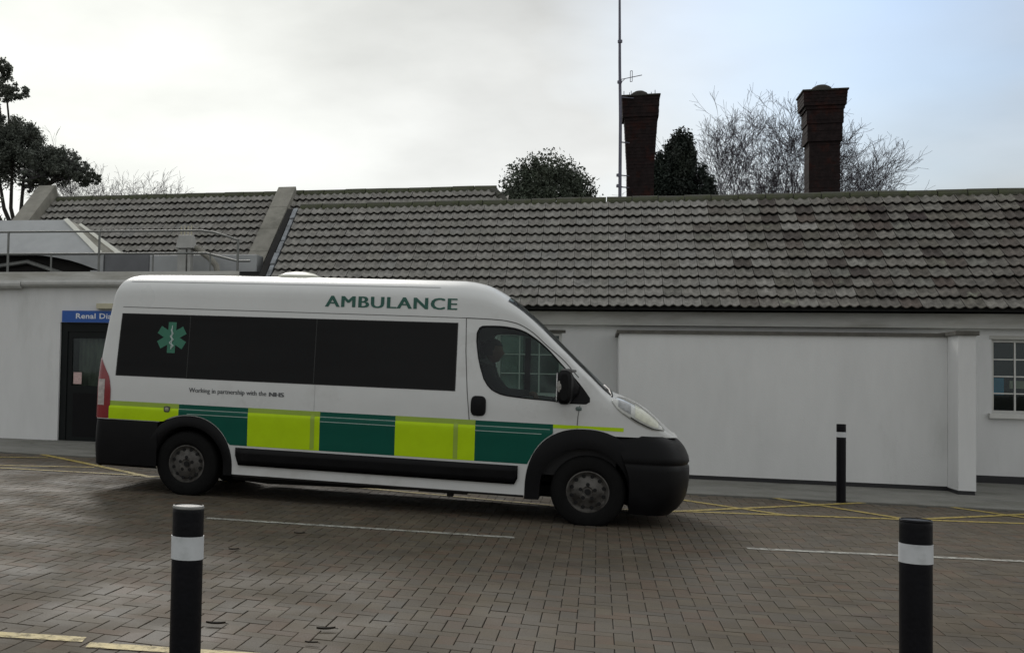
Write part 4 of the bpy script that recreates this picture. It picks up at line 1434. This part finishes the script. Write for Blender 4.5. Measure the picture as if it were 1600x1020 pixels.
m = loft_box([(-1.08, 3.96, 4.10, 1.535, 1.57), (-1.23, 3.96, 4.06, 1.535, 1.572), (-1.235, 4.0, 4.01, 1.55, 1.56)])
vpart(m, 'mirror_cap', mat('mirror_cap', (.12, .12, .12), .4, .2, 9))
# roof vent
m = MB()
for y in (0.0,):
    secs = []
    m.grid([[(1.03 + r_ * math.copysign(abs(math.cos(t)) ** .7, math.cos(t)), -.25 + r_ * 1.1 * math.copysign(abs(math.sin(t)) ** .7, math.sin(t)), 2.49 + z) for t in [2 * math.pi * i / 28 for i in range(29)]] for r_, z in ((.235, -.02), (.24, .018), (.20, .03), (.16, .05), (.09, .063), (.01, .066))])
vpart(m, 'roof_vent', mat('vent_plastic', (.62, .63, .54), .5, .06, 8), sym=False)

# star of life
def flat(name, polys, material, off, uc, hc):
    m = MB()
    for pl in polys:
        k = len(m.v)
        m.v += [surf(uc + x, hc + y, off) for x, y in pl]
        m.f.append(tuple(range(k, k + len(pl))))
    return vpart(m, name, material, sym=False, smooth=False)
bars = []
for k_ in range(3):
    a = math.radians(60 * k_)
    L_, w_ = .172, .047
    pl = [(-w_, -L_), (w_, -L_), (w_, L_), (-w_, L_)]
    bars.append([(x * math.cos(a) - y * math.sin(a), x * math.sin(a) + y * math.cos(a)) for x, y in pl])
for k_, b_ in enumerate(bars): flat('star_emblem', [b_], M_star, .0052 + .0006 * k_, -.235, 1.745)
m = MB()
m.tube([surf(-.235, 1.745 - .13, .008), surf(-.235, 1.745 + .135, .008)], .006, 6)
sn = [surf(-.235 + .026 * math.sin(t * 1.9) * (1 - t / 14), 1.745 - .11 + t * .021, .010) for t in lin(0, 10.5, 30)]
m.tube(sn, .007, 6)
vpart(m, 'serpent_staff', mat('emblem_silver', (.42, .50, .48), .4, .1, 9), sym=False)

def van_text(txt, u0, u1, h0, h1, material, bold, off=.003, name='lettering', slope=0.0, spacing=1.0):
    me = fit(text_mesh(txt, name, .2, 0.0, 0.0, spacing=spacing), u1 - u0, h1 - h0)
    base = [tuple(v.co) for v in me.vertices]
    faces = [tuple(p.vertices) for p in me.polygons]
    q = MB()
    for k_, dx in enumerate((0, -bold, bold)):
        q.add([surf(u0 + x + dx, h0 + y + slope * x, off + .0004 * k_) for x, y, _ in base], faces)
    me = bpy.data.meshes.new(name)
    me.from_pydata(q.v, [], q.f)
    me.materials.append(material)
    o = bpy.data.objects.new(name, me); COL.objects.link(o); o.parent = VAN
    return o
van_text('AMBULANCE', 1.495, 2.885, 2.135, 2.255, M_letter, .0075, .004, spacing=1.12)
van_text('Working in partnership with the', .01, .895, 1.135, 1.20, M_grey, .002, .003)
van_text('NHS', .93, 1.09, 1.148, 1.193, M_grey, .006, .003)

# wheels
def wheel(u, side):
    y0 = -.965 * side
    s_ = side
    m = MB()
    prof = [(.205, .015), (.215, -.004), (.25, -.012), (.30, -.012), (.335, -.002), (.352, .014), (.360, .04), (.361, .11), (.360, .19), (.350, .215), (.30, .235), (.21, .22)]
    m.lathe([(r_, h * s_) for r_, h in prof], (u, y0, .36), 'y', 48)
    wm = vpart(m, 'wheel', M_rubber, sym=False, angle=50)
    m = MB()
    m.lathe([(r_, h * s_) for r_, h in [(.207, .018), (.207, .006), (.196, .004), (.188, .03), (.165, .05), (.150, .032), (.105, .020), (.092, .002), (.055, -.002), (.045, .015), (.001, .017)]], (u, y0, .36), 'y', 40)
    o = vpart(m, 'rim', M_rim, sym=False, parent=wm, angle=50)
    m = MB()
    for i in range(5):
        a = 2 * math.pi * (i + .25) / 5
        m.lathe([(.019, .001 * s_), (.019, -.004 * s_), (.001, -.004 * s_)], (u + .072 * math.cos(a), y0, .36 + .072 * math.sin(a)), 'y', 10)
    m.lathe([(.03, .012 * s_), (.03, .001 * s_), (.001, .0 * s_)], (u, y0, .36), 'y', 14)
    for i in range(12):
        a = 2 * math.pi * (i + .5) / 12
        c = (u + .157 * math.cos(a), y0 + .027 * s_, .36 + .157 * math.sin(a))
        m.lathe([(.019, .02 * s_), (.019, 0), (.001, 0)], c, 'y', 8)
    vpart(m, 'wheel_holes', M_hole, sym=False, parent=wm, kind='stuff')
for u in (0.0, 4.24):
    for s_ in (1, -1): wheel(u, s_)
# undercarriage
m = MB()
m.box(.6, -.55, .27, 3.6, .55, .36); m.box(-1.0, -.8, .40, -.6, .8, .60); m.box(-.6, -.5, .36, 4.9, .5, .5)
m.box(3.7, -.5, .24, 4.8, .5, .40)
m.tube([(.45, -.62, .24), (.85, -.62, .22), (1.6, -.60, .24), (2.6, -.5, .26)], .05, 8)
m.tube([(-.0, -.8, .36), (0, .8, .36)], .06, 8); m.tube([(4.24, -.8, .36), (4.24, .8, .36)], .05, 8)
m.box(2.85, -.9, .21, 2.91, -.8, .30); m.box(2.55, -.85, .235, 3.05, -.7, .29)
m.box(.75, -.93, .255, 1.1, -.7, .29)
vpart(m, 'underbody', M_rust, sym=False, smooth=False)
# cab interior
m = MB()
m.box(2.92, -.88, .5, 2.96, .88, 2.25)
m.box(2.96, -.88, .50, 4.35, .88, .56)
m.box(3.0, -.90, .5, 4.5, -.86, 1.18); m.box(3.0, .86, .5, 4.5, .90, 1.18)
vpart(m, 'cab_lining', M_dash, sym=False, smooth=False)
m = MB()
m.add([(4.0, -.84, .7), (4.0, .84, .7), (4.0, .84, 1.22), (4.0, -.84, 1.22), (4.55, -.84, .7), (4.55, .84, .7), (4.42, .84, 1.24), (4.42, -.84, 1.24)],
      [(0, 1, 2, 3), (7, 6, 5, 4), (3, 2, 6, 7), (0, 3, 7, 4), (1, 5, 6, 2)])
vpart(m, 'dashboard', M_dash, sym=False, smooth=False)
def seat(y):
    m = MB()
    m.box(3.0, y - .24, .60, 3.55, y + .24, .98)
    m.add([(3.0, y - .24, .95), (3.18, y - .24, .95), (3.08, y - .22, 1.62), (2.98, y - .22, 1.62), (3.0, y + .24, .95), (3.18, y + .24, .95), (3.08, y + .22, 1.62), (2.98, y + .22, 1.62)],
          [(0, 1, 2, 3), (7, 6, 5, 4), (1, 5, 6, 2), (3, 2, 6, 7), (0, 3, 7, 4)])
    m.box(2.99, y - .13, 1.66, 3.08, y + .13, 1.86)
    return vpart(m, 'seat', M_seat, sym=False, smooth=False, bevel=.03)
seat(-.45); seat(.45)
m = MB()
cw = Vector((3.80, -.45, 1.20)); ax = Vector((-.62, 0, .78)).normalized()
e1 = Vector((0, 1, 0)); e2 = ax.cross(e1)
ring = [cw + e1 * .19 * math.cos(t) + e2 * .19 * math.sin(t) for t in lin(0, 2 * math.pi, 28)]
m.tube(ring, .015, 8, cap=False)
m.tube([cw, cw - ax * .25], .03, 8)
for t in (0, 2.1, 4.2): m.tube([cw, cw + e1 * .19 * math.cos(t + math.pi / 2) + e2 * .19 * math.sin(t + math.pi / 2)], .012, 6)
vpart(m, 'steering_wheel', M_black, sym=False)

# ------------------------------------------------------------------ driver
DR = thing('person', 'driver in dark clothing holding the steering wheel inside the ambulance cab', 'person')
DR.matrix_world = Matrix.Translation(VAN.location) @ Matrix.Rotation(.02, 4, 'Y')
def skin_mesh(name, verts, edges, radii, material, root=0, sub=2):
    me = bpy.data.meshes.new(name)
    me.from_pydata([Vector(v) for v in verts], edges, [])
    o = bpy.data.objects.new(name, me); COL.objects.link(o)
    o.parent = DR
    sk = o.modifiers.new('skin', 'SKIN')
    sl = me.skin_vertices[0].data if me.skin_vertices else None
    if sl is None:
        bm = bmesh.new(); bm.from_mesh(me); bm.verts.layers.skin.verify(); bm.to_mesh(me); bm.free()
        sl = me.skin_vertices[0].data
    for i, r_ in enumerate(radii):
        sl[i].radius = (r_, r_) if not hasattr(r_, '__len__') else r_
        sl[i].use_root = (i == root)
    sk.use_smooth_shade = True
    sb = o.modifiers.new('sub', 'SUBSURF'); sb.levels = sub; sb.render_levels = sub
    me.materials.append(material)
    return o
y0 = -.45
V_ = [(3.20, y0, 1.02), (3.17, y0, 1.22), (3.16, y0, 1.42), (3.18, y0, 1.53), (3.20, y0, 1.60),
      (3.17, y0 - .17, 1.50), (3.36, y0 - .24, 1.30), (3.62, y0 - .17, 1.30),
      (3.17, y0 + .17, 1.50), (3.36, y0 + .24, 1.30), (3.62, y0 + .17, 1.30),
      (3.35, y0 - .12, 1.00), (3.64, y0 - .15, 1.04), (3.82, y0 - .14, .68),
      (3.35, y0 + .12, 1.00), (3.64, y0 + .15, 1.04), (3.82, y0 + .14, .68)]
E_s = [(0, 1), (1, 2), (2, 3), (3, 4), (3, 5), (5, 6), (6, 7), (3, 8), (8, 9), (9, 10), (0, 11), (11, 12), (12, 13), (0, 14), (14, 15), (15, 16)]
R_s = [(.15, .14), (.15, .13), (.17, .13), (.12, .10), (.055, .055), .07, .05, .035, .07, .05, .035, .09, .07, .05, .09, .07, .05]
skin_mesh('body', V_, E_s, R_s, M_cloth)
# head with nose, jaw and ears as one mesh
m = MB()
hc = Vector((3.235, y0, 1.735))
rows = []
for i in range(19):
    th = math.pi * i / 18
    row = []
    for j in range(29):
        ph = 2 * math.pi * j / 28
        x, y, z = math.sin(th) * math.cos(ph), math.sin(th) * math.sin(ph), math.cos(th)
        rx = .098 if x > 0 else .102
        p = Vector((x * rx, y * .077, z * .125))
        if z < 0: p.x *= 1 - .12 * (-z) if x > 0 else 1 - .45 * (-z); p.y *= 1 - .30 * (-z)
        p.x += .026 * math.exp(-((z + .18) / .14) ** 2 - (y / .22) ** 2) * (x > 0)        # nose
        p.x += .010 * math.exp(-((z + .52) / .10) ** 2 - (y / .4) ** 2) * (x > 0)         # lips
        p.x += .014 * math.exp(-((z + .86) / .14) ** 2 - (y / .5) ** 2) * (x > 0)         # chin
        p.x -= .010 * math.exp(-((z - .08) / .10) ** 2) * math.exp(-((abs(y) - .35) / .15) ** 2) * (x > 0)   # eye sockets
        p.y += math.copysign(.016, y) * math.exp(-((z + .1) / .2) ** 2 - ((x + .05) / .12) ** 2) * (abs(y) > .8)
        row.append(tuple(hc + p))
    rows.append(row)
m.grid(rows)
o = m.build('head', M_skin, DR, smooth=True, merge=.0005, angle=80)
m = MB(); rows = []
for i in range(10):
    th = math.pi * .62 * i / 9
    row = []
    for j in range(25):
        ph = 2 * math.pi * j / 24
        x, y, z = math.sin(th) * math.cos(ph), math.sin(th) * math.sin(ph), math.cos(th)
        if x > .1 and z < .5: z = .5 + (z - .5) * .1
        row.append(tuple(hc + Vector((x * .108 - .006, y * .086, z * .134 + .002))))
    rows.append(row)
m.grid(rows)
m.build('hair', M_hair, DR, smooth=True, merge=.0005, angle=80)
for sd_ in (-1, 1):
    # hands gripping the rim: palm and five curled fingers
    pc = cw + e1 * .19 * sd_ * .92 + e2 * .19 * .35
    verts = [tuple(Vector((3.62, y0 + .17 * sd_, 1.30))), tuple(Vector((3.68, y0 + .175 * sd_, 1.30))), tuple(pc + Vector((-.05, 0, .035)))]
    edges = [(0, 1), (1, 2)]
    rad = [.028, (.034, .022), (.036, .020)]
    for q in range(4):
        k = len(verts)
        off_ = Vector((.012 * q - .018, .0, 0)) + Vector((0, sd_ * .004, .022 * (q - 1.5)))
        a = pc + off_ + Vector((-.018, 0, .04)); b = pc + off_ + Vector((.025, 0, .022)); c = pc + off_ + Vector((.022, 0, -.012 + .004 * q))
        verts += [tuple(a), tuple(b), tuple(c)]
        edges += [(2, k), (k, k + 1), (k + 1, k + 2)]
        rad += [.0095, .0085, .0075]
    k = len(verts)
    verts += [tuple(pc + Vector((-.035, -sd_ * .03, .03))), tuple(pc + Vector((-.01, -sd_ * .045, .02)))]
    edges += [(2, k), (k, k + 1)]
    rad += [.011, .009]
    skin_mesh('hand', verts, edges, rad, M_skin, 0, 1)

# ------------------------------------------------------------------ fallen leaves
def leaf(x, y, a, s_, label):
    m = MB(); z = gz(x) + .012
    n = 9
    P1, P2, P3 = [], [], []
    for i in range(n):
        t = i / (n - 1)
        w_ = .30 * math.sin(math.pi * t) ** .8 * (1 - .2 * t)
        c_ = .10 * (t - .5) ** 2 * 2
        for P_l, k in ((P1, -1), (P2, 0), (P3, 1)):
            P_l.append(((t - .5) * s_, k * w_ * s_ * .5, (c_ + .10 * abs(k)) * s_))
    m.grid([P1, P2, P3])
    m.tube([(.5 * s_, 0, .05 * s_), (.65 * s_, .03 * s_, .02 * s_)], .002, 4)
    o = m.build('fallen_leaf', M_leaf, smooth=True)
    o.location = (x, y, z); o.rotation_euler = (0, 0, a)
    return tag(o, label, 'leaf', 'fallen leaves on the paving')
leaf(-2.01, 6.14, .3, .11, 'dark curled leaf on the paving, nearest to the left bollard')
leaf(-1.42, 6.30, .5, .11, 'dark leaf on the paving, second to the right of the left bollard')
leaf(-1.42, 5.96, .2, .07, 'small dark leaf at the bottom edge below its larger neighbour')
leaf(-2.70, 8.66, .7, .09, 'dull leaf on open paving between the left bollard and the white line')
leaf(-2.46, 9.80, .4, .10, 'pale greenish leaf just below the white line')
